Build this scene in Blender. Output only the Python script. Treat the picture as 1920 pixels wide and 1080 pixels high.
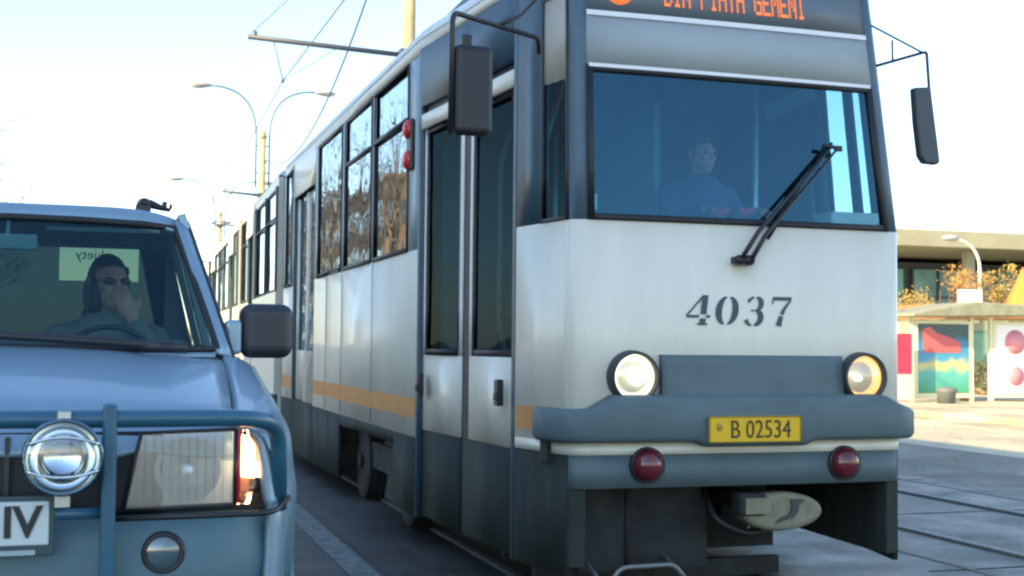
import bpy, bmesh, math, random
from mathutils import Vector, Matrix, noise
random.seed(7)
PI=math.pi; R=math.radians
for o in list(bpy.data.objects): bpy.data.objects.remove(o)
sc=bpy.context.scene; C=sc.collection

# ------------------------------------------------------------ camera, sky, sun
def look(yaw,pitch,roll):
    F=Vector((math.sin(yaw)*math.cos(pitch),math.cos(yaw)*math.cos(pitch),math.sin(pitch)))
    Rt=Vector((math.cos(yaw),-math.sin(yaw),0)); U=Rt.cross(F)
    R2=Rt*math.cos(roll)+U*math.sin(roll); U2=U*math.cos(roll)-Rt*math.sin(roll)
    m=Matrix((R2,U2,-F)).transposed().to_4x4(); m.translation=(0,0,1.38); return m
cd=bpy.data.cameras.new("camera"); cam=bpy.data.objects.new("camera",cd); C.objects.link(cam)
cam.matrix_world=look(R(17.590),R(2.584),R(.55))
cd.sensor_width=36; cd.lens=44.55; cd.clip_start=.02; cd.clip_end=3000
cd.dof.use_dof=True; cd.dof.focus_distance=6.0; cd.dof.aperture_fstop=9.0
sc.camera=cam
SUN_DIR=Vector((.93,.37,0)).normalized()      # way the light travels over the ground
EL=R(28)
w=bpy.data.worlds.new("World"); sc.world=w; w.use_nodes=True
nt=w.node_tree; bg=nt.nodes['Background']; sky=nt.nodes.new('ShaderNodeTexSky')
sky.sky_type='NISHITA'; sky.sun_disc=False; sky.sun_elevation=EL
sky.sun_rotation=math.atan2(-SUN_DIR.x,-SUN_DIR.y); sky.air_density=1.0; sky.dust_density=.35; sky.ozone_density=1.0
nt.links.new(sky.outputs[0],bg.inputs[0]); bg.inputs[1].default_value=.145
sd=bpy.data.lights.new("sun",'SUN'); sd.energy=4.6; sd.angle=R(.5); sd.color=(1,.76,.42)
so=bpy.data.objects.new("sun",sd); C.objects.link(so)
L=Vector((SUN_DIR.x*math.cos(EL),SUN_DIR.y*math.cos(EL),-math.sin(EL)))
so.rotation_euler=L.to_track_quat('-Z','Y').to_euler(); so.location=(-20,-20,30)
vs=sc.view_settings; vs.view_transform='Standard'; vs.look='None'; vs.gamma=1; vs.use_curve_mapping=False
vs.exposure=1.52
sc.cycles.filter_width=2.4
sc.cycles.max_bounces=10; sc.cycles.transparent_max_bounces=16
sc.cycles.sample_clamp_indirect=6

# ------------------------------------------------------------ materials
MATS={}
def mat(name,col,rough=.5,metal=0,coat=0,noise_amt=0,nscale=6,bump=0,bscale=40,spec=.5,emit=None,estr=0,streak=False):
    if name in MATS: return MATS[name]
    if not metal: col=tuple(min(.84,c*1.22) for c in col)
    m=bpy.data.materials.new(name); m.use_nodes=True; MATS[name]=m
    n=m.node_tree; b=n.nodes['Principled BSDF']
    b.inputs['Base Color'].default_value=(*col,1); b.inputs['Roughness'].default_value=rough
    b.inputs['Metallic'].default_value=metal; b.inputs['Coat Weight'].default_value=coat
    b.inputs['Coat Roughness'].default_value=.08; b.inputs['Specular IOR Level'].default_value=spec
    if emit: b.inputs['Emission Color'].default_value=(*emit,1); b.inputs['Emission Strength'].default_value=estr*1.23
    if noise_amt or bump:
        tc=n.nodes.new('ShaderNodeTexCoord'); mp=n.nodes.new('ShaderNodeMapping')
        if streak: mp.inputs['Scale'].default_value=(1,1,.18)
        n.links.new(tc.outputs['Object'],mp.inputs[0])
        tx=n.nodes.new('ShaderNodeTexNoise'); tx.inputs['Scale'].default_value=nscale; tx.inputs['Detail'].default_value=8; tx.inputs['Roughness'].default_value=.65
        n.links.new(mp.outputs[0],tx.inputs['Vector'])
        if noise_amt:
            rp=n.nodes.new('ShaderNodeValToRGB'); rp.color_ramp.elements[0].position=.32; rp.color_ramp.elements[1].position=.72
            rp.color_ramp.elements[0].color=(*[max(0,c*(1-noise_amt)) for c in col],1)
            rp.color_ramp.elements[1].color=(*[min(1,c*(1+noise_amt*.6)) for c in col],1)
            n.links.new(tx.outputs[0],rp.inputs[0]); n.links.new(rp.outputs[0],b.inputs['Base Color'])
            mr=n.nodes.new('ShaderNodeMapRange'); mr.inputs[3].default_value=min(1,rough*1.35); mr.inputs[4].default_value=rough*.85
            n.links.new(tx.outputs[0],mr.inputs[0]); n.links.new(mr.outputs[0],b.inputs['Roughness'])
        if bump:
            t2=n.nodes.new('ShaderNodeTexNoise'); t2.inputs['Scale'].default_value=bscale; t2.inputs['Detail'].default_value=5
            n.links.new(mp.outputs[0],t2.inputs['Vector'])
            bp=n.nodes.new('ShaderNodeBump'); bp.inputs['Strength'].default_value=bump; bp.inputs['Distance'].default_value=.02
            n.links.new(t2.outputs[0],bp.inputs['Height']); n.links.new(bp.outputs[0],b.inputs['Normal'])
    return m
def glass(name,tint,gloss=(1,1,1),base=.06,ior=1.5,rough=.0,boost=1.0,wave=0):
    if name in MATS: return MATS[name]
    m=bpy.data.materials.new(name); m.use_nodes=True; MATS[name]=m
    n=m.node_tree; n.nodes.remove(n.nodes['Principled BSDF']); out=n.nodes['Material Output']
    t=n.nodes.new('ShaderNodeBsdfTransparent'); t.inputs[0].default_value=(*tint,1)
    g=n.nodes.new('ShaderNodeBsdfGlossy'); g.inputs['Color'].default_value=(*gloss,1); g.inputs['Roughness'].default_value=rough
    f=n.nodes.new('ShaderNodeFresnel'); f.inputs[0].default_value=ior
    ma=n.nodes.new('ShaderNodeMath'); ma.operation='MULTIPLY_ADD'; ma.inputs[1].default_value=boost; ma.inputs[2].default_value=base; ma.use_clamp=True
    mx=n.nodes.new('ShaderNodeMixShader')
    if wave:
        tc=n.nodes.new('ShaderNodeTexCoord'); tx=n.nodes.new('ShaderNodeTexNoise'); tx.inputs['Scale'].default_value=1.7; tx.inputs['Detail'].default_value=1
        bp=n.nodes.new('ShaderNodeBump'); bp.inputs['Strength'].default_value=wave; bp.inputs['Distance'].default_value=.02
        n.links.new(tc.outputs['Object'],tx.inputs['Vector']); n.links.new(tx.outputs[0],bp.inputs['Height']); n.links.new(bp.outputs[0],g.inputs['Normal'])
    n.links.new(f.outputs[0],ma.inputs[0]); n.links.new(ma.outputs[0],mx.inputs[0]); n.links.new(t.outputs[0],mx.inputs[1]); n.links.new(g.outputs[0],mx.inputs[2]); n.links.new(mx.outputs[0],out.inputs[0])
    return m
cream=mat('cream_paint',(.67,.64,.53),.38,coat=.25,noise_amt=.10,nscale=3.5,streak=True,bump=.04,bscale=2.5)
roofpaint=mat('roof_paint',(.62,.68,.70),.45,noise_amt=.12,nscale=3)
tgrey=mat('grey_paint',(.09,.13,.14),.55,noise_amt=.18,nscale=4)
skirtm=mat('grey_paint_shaded',(.032,.042,.038),.75,spec=.2,noise_amt=.35,nscale=5,streak=True)  # valance grey again, with the shade on the sides put into the colour
doorgrey=mat('door_surround_paint',(.035,.075,.105),.35,noise_amt=.12)
orange=mat('orange_stripe',(.42,.17,.035),.4,noise_amt=.12)
rubber=mat('rubber',(.012,.014,.016),.55)
black=mat('black_plastic',(.014,.016,.02),.4)
dark=mat('dark_interior',(.010,.02,.026),.8)
teal=mat('cab_lining',(.06,.20,.26),.7,noise_amt=.3,nscale=3)
postgrey=mat('corner_post_paint',(.07,.115,.15),.4,noise_amt=.1)
blindm=mat('sun_blind_fabric',(.30,.34,.35),.55,noise_amt=.1,nscale=2)
blindc=mat('cream_blind',(.42,.40,.34),.6,noise_amt=.2,nscale=3,streak=True)
white=mat('white_trim',(.72,.74,.70),.35)
alum=mat('aluminium',(.55,.58,.56),.35,metal=.6)
chrome=mat('chrome',(.8,.82,.84),.08,metal=1)
steel=mat('rail_steel',(.26,.28,.27),.55,metal=.8,noise_amt=.2,nscale=20)
under=mat('underframe',(.022,.024,.024),.8,noise_amt=.4,nscale=8)
yplate=mat('yellow_plate',(.66,.40,.008),.4)
ycoup=mat('coupler_paint',(.19,.185,.12),.55,noise_amt=.3,nscale=12)
redlens=mat('red_lens',(.11,.012,.02),.15,coat=.6)
redlamp=mat('red_marker_lens',(.5,.02,.03),.25,coat=.4)
carp=mat('silver_car_paint',(.25,.375,.47),.38,metal=.45,coat=.35,noise_amt=.03)
cartrim=mat('bumper_plastic',(.07,.14,.17),.45,noise_amt=.08)
barm=mat('bull_bar_paint',(.02,.095,.155),.32,coat=.3,noise_amt=.08)
tyre=mat('tyre',(.02,.02,.02),.8,bump=.2)
skin=mat('skin',(.40,.19,.14),.5); skin2=mat('pale_skin',(.42,.23,.17),.5)
hairm=mat('dark_hair',(.015,.012,.012),.6); hairg=mat('brown_hair',(.05,.035,.03),.7)
cloth_b=mat('navy_cloth',(.04,.07,.13),.85); cloth_g=mat('grey_jumper',(.13,.15,.13),.9); seatm=mat('seat_fabric',(.03,.04,.045),.9)
screen_g=glass('tram_windscreen_glass',(.50,.80,.92),gloss=(.35,.75,.95),base=.10,boost=1.0,wave=.15)
side_g=glass('tram_side_glass',(.28,.38,.44),gloss=(.80,.92,1),base=.40,boost=1.0,wave=.35)
door_g=glass('tram_door_glass',(.26,.42,.45),gloss=(.6,.85,1),base=.012,boost=.07,wave=.3)
car_g=glass('car_windscreen_glass',(.70,.86,.85),gloss=(.5,.85,.95),base=.02,boost=.7)
lens_g=glass('clear_lens',(.86,.92,.95),base=.08,boost=1.2)
lampwarm=mat('lit_headlamp',(.45,.4,.3),.35,emit=(1,.86,.62),estr=.55,noise_amt=.25,nscale=18)
lampwarm2=mat('lit_headlamp_amber',(.30,.2,.11),.35,emit=(1,.52,.18),estr=.50,noise_amt=.35,nscale=18)
bulb=mat('lit_bulb',(1,1,1),.3,emit=(1,.93,.8),estr=14)
turnlit=mat('lit_turn_signal',(1,.6,.3),.3,emit=(1,.72,.42),estr=5)
led=mat('led_orange',(.5,.16,.05),.4,emit=(1,.20,.05),estr=.22)
ledoff=mat('display_black',(.11,.14,.165),.45)

# ------------------------------------------------------------ mesh helpers
class MB:
    def __init__(s): s.v=[]; s.f=[]; s.sm=[]
    def add(s,vs,fs,smooth=False):
        n=len(s.v); s.v+= [tuple(v) for v in vs]; s.f+= [tuple(i+n for i in f) for f in fs]; s.sm+= [smooth]*len(fs); return s
    def box(s,c,d,rot=None):
        c=Vector(c); M=rot or Matrix.Identity(3)
        vs=[c+M@Vector((sx*d[0]/2,sy*d[1]/2,sz*d[2]/2)) for sz in(-1,1) for sx,sy in((-1,-1),(1,-1),(1,1),(-1,1))]
        return s.add(vs,[(3,2,1,0),(4,5,6,7),(0,1,5,4),(1,2,6,5),(2,3,7,6),(3,0,4,7)])
    def quad(s,*p): return s.add(p,[tuple(range(len(p)))])
    def prism(s,pts,axis,a,b):
        def mk(p,t):
            return {'x':(t,p[0],p[1]),'y':(p[0],t,p[1]),'z':(p[0],p[1],t)}[axis]
        n=len(pts); vs=[mk(p,a) for p in pts]+[mk(p,b) for p in pts]
        fs=[tuple(range(n))[::-1],tuple(range(n,2*n))]+[(i,(i+1)%n,n+(i+1)%n,n+i) for i in range(n)]
        return s.add(vs,fs)
    def tube(s,pts,r,n=10,closed=False,cap=True):
        pts=[Vector(p) for p in pts]; m=len(pts); rr=r if isinstance(r,(list,tuple)) else [r]*m
        rings=[]; up=None
        for i,p in enumerate(pts):
            if closed: t=pts[(i+1)%m]-pts[i-1]
            else: t=pts[min(i+1,m-1)]-pts[max(i-1,0)]
            t.normalize()
            if up is None: up=Vector((0,0,1)) if abs(t.z)<.9 else Vector((0,1,0))
            a=t.cross(up); 
            if a.length<1e-4: a=t.orthogonal()
            a.normalize(); b=a.cross(t); up=b
            rings.append([p+a*math.cos(2*PI*k/n)*rr[i]+b*math.sin(2*PI*k/n)*rr[i] for k in range(n)])
        vs=[q for g in rings for q in g]; fs=[]
        for i in range(m if closed else m-1):
            j=(i+1)%m
            for k in range(n): fs.append((i*n+k,i*n+(k+1)%n,j*n+(k+1)%n,j*n+k))
        s.add(vs,fs,True)
        if cap and not closed: s.add(rings[0],[tuple(range(n))[::-1]]); s.add(rings[-1],[tuple(range(n))])
        return s
    def lathe(s,prof,c,axis='y',n=32,smooth=True,sc=(1,1)):
        c=Vector(c); vs=[]
        for (r,t) in prof:
            for k in range(n):
                a=2*PI*k/n; u=r*math.cos(a)*sc[0]; v=r*math.sin(a)*sc[1]
                vs.append(c+Vector({'y':(u,t,v),'x':(t,u,v),'z':(u,v,t)}[axis]))
        fs=[(i*n+k,i*n+(k+1)%n,(i+1)*n+(k+1)%n,(i+1)*n+k) for i in range(len(prof)-1) for k in range(n)]
        return s.add(vs,fs,smooth)
    def ball(s,c,r,n=14,m=9,rot=None):
        c=Vector(c); r=r if isinstance(r,(tuple,list)) else (r,r,r); M=rot or Matrix.Identity(3); vs=[];fs=[]
        for i in range(m+1):
            t=PI*i/m
            for k in range(n):
                a=2*PI*k/n; vs.append(c+M@Vector((r[0]*math.sin(t)*math.cos(a),r[1]*math.sin(t)*math.sin(a),r[2]*math.cos(t))))
        fs=[(i*n+k,(i+1)*n+k,(i+1)*n+(k+1)%n,i*n+(k+1)%n) for i in range(m) for k in range(n)]
        return s.add(vs,fs,True)
    def grid(s,fn,nu,nv,smooth=True):
        vs=[fn(i/nu,j/nv) for i in range(nu+1) for j in range(nv+1)]
        fs=[(i*(nv+1)+j,(i+1)*(nv+1)+j,(i+1)*(nv+1)+j+1,i*(nv+1)+j+1) for i in range(nu) for j in range(nv)]
        return s.add(vs,fs,smooth)
    def build(s,name,m,parent=None,bevel=0,solid=0,seg=2,fix=True,loc=None):
        me=bpy.data.meshes.new(name); me.from_pydata([tuple(v) for v in s.v],[],s.f)
        me.polygons.foreach_set('use_smooth',s.sm); 
        b=bmesh.new(); b.from_mesh(me)
        bmesh.ops.remove_doubles(b,verts=b.verts,dist=1e-5)
        if fix: bmesh.ops.recalc_face_normals(b,faces=b.faces)
        b.to_mesh(me); b.free(); me.materials.append(m)
        o=bpy.data.objects.new(name,me); C.objects.link(o)
        if parent: o.parent=parent
        if loc: o.location=loc
        if solid:
            md=o.modifiers.new('solid','SOLIDIFY'); md.thickness=solid; md.offset=-1
        if bevel:
            md=o.modifiers.new('bevel','BEVEL'); md.width=bevel; md.segments=seg; md.limit_method='ANGLE'; md.angle_limit=R(40)
        return o
def tag(o,label=None,cat=None,group=None,kind=None):
    if label: o['label']=label
    if cat: o['category']=cat
    if group: o['group']=group
    if kind: o['kind']=kind
    return o
def thing(name,loc,label,cat,rz=0,group=None):
    o=bpy.data.objects.new(name,None); C.objects.link(o); o.location=loc; o.rotation_euler=(0,0,rz); o.empty_display_size=.3
    return tag(o,label,cat,group)
def copy_tree(o,parent=None):
    c=o.copy(); C.objects.link(c)
    if parent: c.parent=parent
    for ch in [x for x in bpy.data.objects if x.parent==o]: copy_tree(ch,c)
    return c
def text(body,size,name,m,parent,loc,rot,ext=.002,shear=0,align='CENTER',sx=1,off=0,mirror=False):
    cu=bpy.data.curves.new(name,'FONT'); cu.body=body; cu.size=size; cu.extrude=ext; cu.align_x=align; cu.align_y='CENTER'; cu.shear=shear; cu.offset=off; cu.resolution_u=3
    t=bpy.data.objects.new('tmp',cu); C.objects.link(t); bpy.context.view_layer.update()
    me=bpy.data.meshes.new_from_object(t.evaluated_get(bpy.context.evaluated_depsgraph_get())); bpy.data.objects.remove(t)
    for v in me.vertices:
        v.co.x*=sx*(-1 if mirror else 1)
    me.materials.clear(); me.materials.append(m)
    o=bpy.data.objects.new(name,me); C.objects.link(o); o.parent=parent; o.location=loc; o.rotation_euler=rot; return o
def lerp(a,b,t): return a+(b-a)*t
def arcpts(p0,p1,p2,n=5):
    p0,p1,p2=Vector(p0),Vector(p1),Vector(p2)
    return [(1-t)**2*p0+2*t*(1-t)*p1+t*t*p2 for t in [i/n for i in range(n+1)]]
def bend(pts,r=.06,n=5):
    pts=[Vector(p) for p in pts]; out=[pts[0]]
    for a,b,c in zip(pts,pts[1:],pts[2:]):
        d1=(a-b); d2=(c-b); k1=min(r,d1.length*.45); k2=min(r,d2.length*.45)
        out+=arcpts(b+d1.normalized()*k1,b,b+d2.normalized()*k2,n)
    return out+[pts[-1]]

# ------------------------------------------------------------ ground and roads
def asphalt(name,c0,c1,sc_=1.2,rough=.75,patch=False):
    m=bpy.data.materials.new(name); m.use_nodes=True; n=m.node_tree; b=n.nodes['Principled BSDF']; b.inputs['Roughness'].default_value=rough
    tc=n.nodes.new('ShaderNodeTexCoord'); a=n.nodes.new('ShaderNodeTexNoise'); a.inputs['Scale'].default_value=sc_; a.inputs['Detail'].default_value=9; a.inputs['Roughness'].default_value=.7
    f=n.nodes.new('ShaderNodeTexNoise'); f.inputs['Scale'].default_value=160; f.inputs['Detail'].default_value=3
    rp=n.nodes.new('ShaderNodeValToRGB'); rp.color_ramp.elements[0].position=.35; rp.color_ramp.elements[1].position=.68
    rp.color_ramp.elements[0].color=(*c0,1); rp.color_ramp.elements[1].color=(*c1,1)
    mx=n.nodes.new('ShaderNodeMixRGB'); mx.blend_type='OVERLAY'; mx.inputs[0].default_value=.45
    bp=n.nodes.new('ShaderNodeBump'); bp.inputs['Strength'].default_value=.5; bp.inputs['Distance'].default_value=.01
    ro=n.nodes.new('ShaderNodeMapRange'); ro.inputs[1].default_value=.3; ro.inputs[2].default_value=.7; ro.inputs[3].default_value=rough*.45; ro.inputs[4].default_value=min(1,rough*1.1)
    for x in(a,f): n.links.new(tc.outputs['Object'],x.inputs['Vector'])
    vo=n.nodes.new('ShaderNodeTexVoronoi'); vo.feature='DISTANCE_TO_EDGE'; vo.inputs['Scale'].default_value=.9
    wn=n.nodes.new('ShaderNodeTexNoise'); wn.inputs['Scale'].default_value=2.5; wn.inputs['Detail'].default_value=6
    va_=n.nodes.new('ShaderNodeVectorMath'); va_.operation='MULTIPLY_ADD'; va_.inputs[1].default_value=(.6,.6,.6); n.links.new(tc.outputs['Object'],wn.inputs['Vector']); n.links.new(wn.outputs['Color'],va_.inputs[0]); n.links.new(tc.outputs['Object'],va_.inputs[2]); n.links.new(va_.outputs[0],vo.inputs['Vector'])
    ck=n.nodes.new('ShaderNodeMapRange'); ck.inputs[1].default_value=.0; ck.inputs[2].default_value=.018; ck.inputs[3].default_value=.35; ck.inputs[4].default_value=1
    n.links.new(vo.outputs[0],ck.inputs[0])
    pt=n.nodes.new('ShaderNodeTexVoronoi'); pt.inputs['Scale'].default_value=.45; n.links.new(va_.outputs[0],pt.inputs['Vector'])
    pm=n.nodes.new('ShaderNodeMapRange'); pm.inputs[3].default_value=.72; pm.inputs[4].default_value=1.25; n.links.new(pt.outputs['Color'],pm.inputs[0])
    mm=n.nodes.new('ShaderNodeMath'); mm.operation='MULTIPLY'; n.links.new(ck.outputs[0],mm.inputs[0]); n.links.new(pm.outputs[0],mm.inputs[1])
    ml=n.nodes.new('ShaderNodeVectorMath'); ml.operation='SCALE'; n.links.new(rp.outputs[0],ml.inputs[0]); n.links.new(mm.outputs[0],ml.inputs['Scale'])
    n.links.new(a.outputs[0],rp.inputs[0]); n.links.new(ml.outputs[0],mx.inputs[1]); n.links.new(f.outputs[0],mx.inputs[2]); n.links.new(mx.outputs[0],b.inputs['Base Color'])
    n.links.new(f.outputs[0],bp.inputs['Height']); n.links.new(bp.outputs[0],b.inputs['Normal']); n.links.new(a.outputs[0],ro.inputs[0]); n.links.new(ro.outputs[0],b.inputs['Roughness'])
    return m
groundm=asphalt('ground_dirt',(.12,.10,.07),(.22,.19,.13),.3,.95)
roadm=asphalt('road_asphalt',(.022,.03,.03),(.045,.055,.055),.8,.7)
bedm=asphalt('track_concrete',(.055,.058,.044),(.13,.132,.102),1.6,.6)
shoulderm=asphalt('pale_asphalt',(.14,.13,.10),(.22,.20,.15),.7,.8)
pavem=asphalt('pavement_stone',(.42,.37,.26),(.58,.52,.38),1.0,.85)
def sheet(name,x0,x1,y0,y1,z,m):
    return tag(MB().quad((x0,y0,z),(x1,y0,z),(x1,y1,z),(x0,y1,z)).build(name,m),kind='structure')
sheet('ground',-900,900,-300,1500,-.012,groundm)
sheet('road',-9,1.62,-60,500,-.008,roadm)
sheet('road',1.62,3.9,-60,500,-.004,roadm)  # track bed by the tram, darkened to carry the occlusion shade there
sheet('track_bed',3.9,8.4,-60,500,-.004,bedm)
sheet('road',8.4,11.2,-60,500,-.008,shoulderm)
sheet('road',11.2,15.95,-60,500,-.006,asphalt('sun_painted_lane',(.42,.37,.24),(.60,.54,.37),.8,.85))  # strip in the sun: its brightness is put into a pale yellow albedo
mp=MB(); mp.box((30.95,220,.055),(30,560,.13)); tag(mp.build('pavement',pavem,bevel=.01),kind='structure')
mp=MB(); mp.box((-13,220,.055),(12,560,.13)); tag(mp.build('pavement',pavem,bevel=.01),kind='structure')
linem=mat('worn_road_paint',(.13,.16,.16),.7,noise_amt=.55,nscale=9)
o=tag(MB().quad((1.40,-8,-.004),(1.58,-8,-.004),(1.58,120,-.004),(1.40,120,-.004)).build('lane_marking',linem),kind='structure')
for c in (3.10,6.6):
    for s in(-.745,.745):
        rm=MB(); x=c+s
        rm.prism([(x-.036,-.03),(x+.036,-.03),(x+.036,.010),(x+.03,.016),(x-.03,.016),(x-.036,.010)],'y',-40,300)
        o=rm.build('rail',steel if x>2.6 else mat('rail_steel_darkened',(.05,.05,.05),.9)); tag(o,kind='structure')  # rail under the tram's edge: same steel darkened to drop its sky reflection
        g=MB(); g.box((x+(.06 if s<0 else -.06),130,-.0015),(.04,340,.004)); tag(g.build('rail_groove',under),kind='structure')

for k in range(26):
    y=2.0+k*2.4
    j=MB(); j.box((6.6,y,-.0025),(3.4,.02,.003)); tag(j.build('slab_joint',under),kind='structure')
for x in(5.2,8.05):
    j=MB(); j.box((x,60,-.002),(.05,160,.004)); tag(j.build('slab_edge',shoulderm),kind='structure')
# ------------------------------------------------------------ tram
CX,CY=3.247,6.1
T=thing('tram',(CX,CY,0),'cream and grey articulated tram numbered 4037 with orange stripe and both round headlights lit','tram')
base=[(-1.247,9.4),(-1.247,7.0),(-1.24,4.6),(-1.23,2.43),(-1.16,1.5),(-1.10,.60),(-1.05,.33),(-1.0,.10),(-.985,.055),(-.955,.025),(-.90,.012),(-.5,.003),(0,0)]
base=base+[(-x,y) for x,y in base[-2::-1]]
SL=[0]
for a,b in zip(base,base[1:]): SL.append(SL[-1]+math.hypot(b[0]-a[0],b[1]-a[1]))
def s_y(y,side=-1):
    rng=range(0,8)
    for i in rng:
        if base[i][1]>=y>=base[i+1][1]:
            t=(base[i][1]-y)/(base[i][1]-base[i+1][1]); s=lerp(SL[i],SL[i+1],t)
            return s if side<0 else SL[-1]-s
def s_x(x):
    for i in range(8,len(base)-9):
        if base[i][0]<=x<=base[i+1][0]: return lerp(SL[i],SL[i+1],(x-base[i][0])/(base[i+1][0]-base[i][0]))
def wall(s,z,off=0):
    i=0
    while i<len(SL)-2 and SL[i+1]<s: i+=1
    t=(s-SL[i])/(SL[i+1]-SL[i]); a,b=base[i],base[i+1]
    x=lerp(a[0],b[0],t); y=lerp(a[1],b[1],t)
    nx,ny=-(b[1]-a[1])*-1,-(b[0]-a[0]); l=math.hypot(nx,ny); nx/=l; ny/=l
    # outward normal
    if nx*x+ny*(y-4)<0: nx,ny=-nx,-ny
    x+=nx*off; y+=ny*off
    k=max(0,z-2.04)/1.2; wgt=max(0,1-max(y,0)/2.4)
    return (x*(1-.05*k*wgt),y+.17*k*wgt,z)
BS=SL
def patch(mb,s0,s1,z0,z1,off=0,nz=None,zf=None):
    if s0>s1: s0,s1=s1,s0
    ss=[s0]+[q for q in SL if s0+.004<q<s1-.004]+[s1]
    nz=nz or (1 if z1<=2.1 else max(1,int((z1-z0)/.3)))
    n=len(ss)
    vs=[wall(s,lerp(z0,z1,j/nz) if zf is None else zf(s,j/nz),off) for s in ss for j in range(nz+1)]
    fs=[(i*(nz+1)+j,(i+1)*(nz+1)+j,(i+1)*(nz+1)+j+1,i*(nz+1)+j+1) for i in range(n-1) for j in range(nz)]
    return mb.add(vs,fs,True)
def frame(mb,s0,s1,z0,z1,wd,off):
    if s0>s1: s0,s1=s1,s0
    patch(mb,s0,s0+wd,z0,z1,off); patch(mb,s1-wd,s1,z0,z1,off)
    patch(mb,s0+wd,s1-wd,z0,z0+wd,off); patch(mb,s0+wd,s1-wd,z1-wd,z1,off)
H=2.035
# front body shell (cream), both sides
for sd_ in(-1,1):
    body=MB()
    f=lambda y:s_y(y,sd_)
    for y0,y1 in((2.43,6.95),(8.55,9.4)):
        patch(body,f(y1),f(y0),.74,H)
        patch(body,f(y1),f(y0),3.40,3.52)
    patch(body,f(8.55),f(6.95),3.05,3.52)
    patch(body,f(2.43),f(.60),3.43,3.52)
    patch(body,f(.60),f(.06),.83,H)
    patch(body,f(.60),f(.06),3.36,3.52)
    if sd_>0: patch(body,f(2.43),f(.60),.74,H); patch(body,f(2.43),f(.6),3.36,3.43); patch(body,f(2.43),f(1.05),H,3.36)
    body.build('side_panel',cream,T,solid=.025)
body=MB(); patch(body,s_y(.06,-1),s_y(.06,1),.83,H)
bo=body.build('front_panel',cream,T,solid=.025)
body=MB(); patch(body,s_y(.06,-1),s_y(.06,1),3.42,3.52); body.build('brow_panel',cream,T,solid=.025)
# roof
rf=MB()
poly=[wall(s,3.5) for s in SL]
rings=[]
cxm=(0,4.6)
for z,ins in((3.50,-.004),(3.545,.01),(3.58,.04),(3.615,.10),(3.64,.2),(3.665,.4),(3.68,.7)):
    ring=[]
    for (x,y,_) in poly:
        fx=max(0,(abs(x)-ins*.9))*(1 if x>0 else -1); fy=y+ins*(1.3 if y<.2 else 0)
        if y<.7 and y>=.2: fy=y+ins*.6
        ring.append((fx,fy,z if y>.25 else z-.0))
    rings.append(ring)
n=len(poly)
rf.add([p for r_ in rings for p in r_],[(i*n+k,i*n+k+1,(i+1)*n+k+1,(i+1)*n+k) for i in range(len(rings)-1) for k in range(n-1)],True)
rf.add(rings[-1],[tuple(range(n))])
roofA=rf.build('roof',roofpaint,T,fix=True)
for c_,d_ in(((-.35,2.2,3.80),(1.0,2.4,.22)),((0,5.6,3.78),(1.1,1.6,.18))):
    eq=MB(); eq.box(c_,d_); eq.build('roof_equipment',black,roofA,bevel=.03)
# dark skirts with bogie opening
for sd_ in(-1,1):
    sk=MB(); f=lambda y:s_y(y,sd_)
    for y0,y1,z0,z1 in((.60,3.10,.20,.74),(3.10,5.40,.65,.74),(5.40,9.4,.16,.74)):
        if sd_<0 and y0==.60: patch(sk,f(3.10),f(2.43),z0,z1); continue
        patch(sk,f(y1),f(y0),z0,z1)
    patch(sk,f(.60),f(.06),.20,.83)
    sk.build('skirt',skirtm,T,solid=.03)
# front valance
va=MB(); patch(va,s_y(.10,-1),s_y(.10,1),.645,.815,-.006)
va.build('valance',tgrey,T,solid=.04)
# bottom lip
# inner skirt flanges at the front corners (thick panel ends)
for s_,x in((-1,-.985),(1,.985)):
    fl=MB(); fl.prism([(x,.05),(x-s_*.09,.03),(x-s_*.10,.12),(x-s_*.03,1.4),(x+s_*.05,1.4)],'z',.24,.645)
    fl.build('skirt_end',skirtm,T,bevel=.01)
# stripes
for sd_ in(-1,1):
    f=lambda y:s_y(y,sd_)
    for a_,b_,c_,d_ in((9.38,8.57,.865,1.0),(6.93,2.45,.87,1.005),(.585,.10,.925,1.05)):
        st=MB(); patch(st,f(a_),f(b_),c_,d_,.003); st.build('stripe',orange,T)
# window band: dark surrounds then panes
wins=[(2.74,3.96,1),(4.05,5.28,1),(5.42,6.78,0),(8.68,9.25,0)]
for sd_ in(-1,1):
    f=lambda y:s_y(y,sd_)
    for y0,y1 in((2.43,2.74),(3.96,4.05),(5.28,5.42),(6.78,6.95),(8.55,8.68),(9.25,9.4)):
        pan=MB(); patch(pan,f(y1),f(y0),H,3.40,-.002); pan.build('window_pillar',mat('window_pillar_paint',(.24,.33,.38),.35),T,solid=.04)
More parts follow.
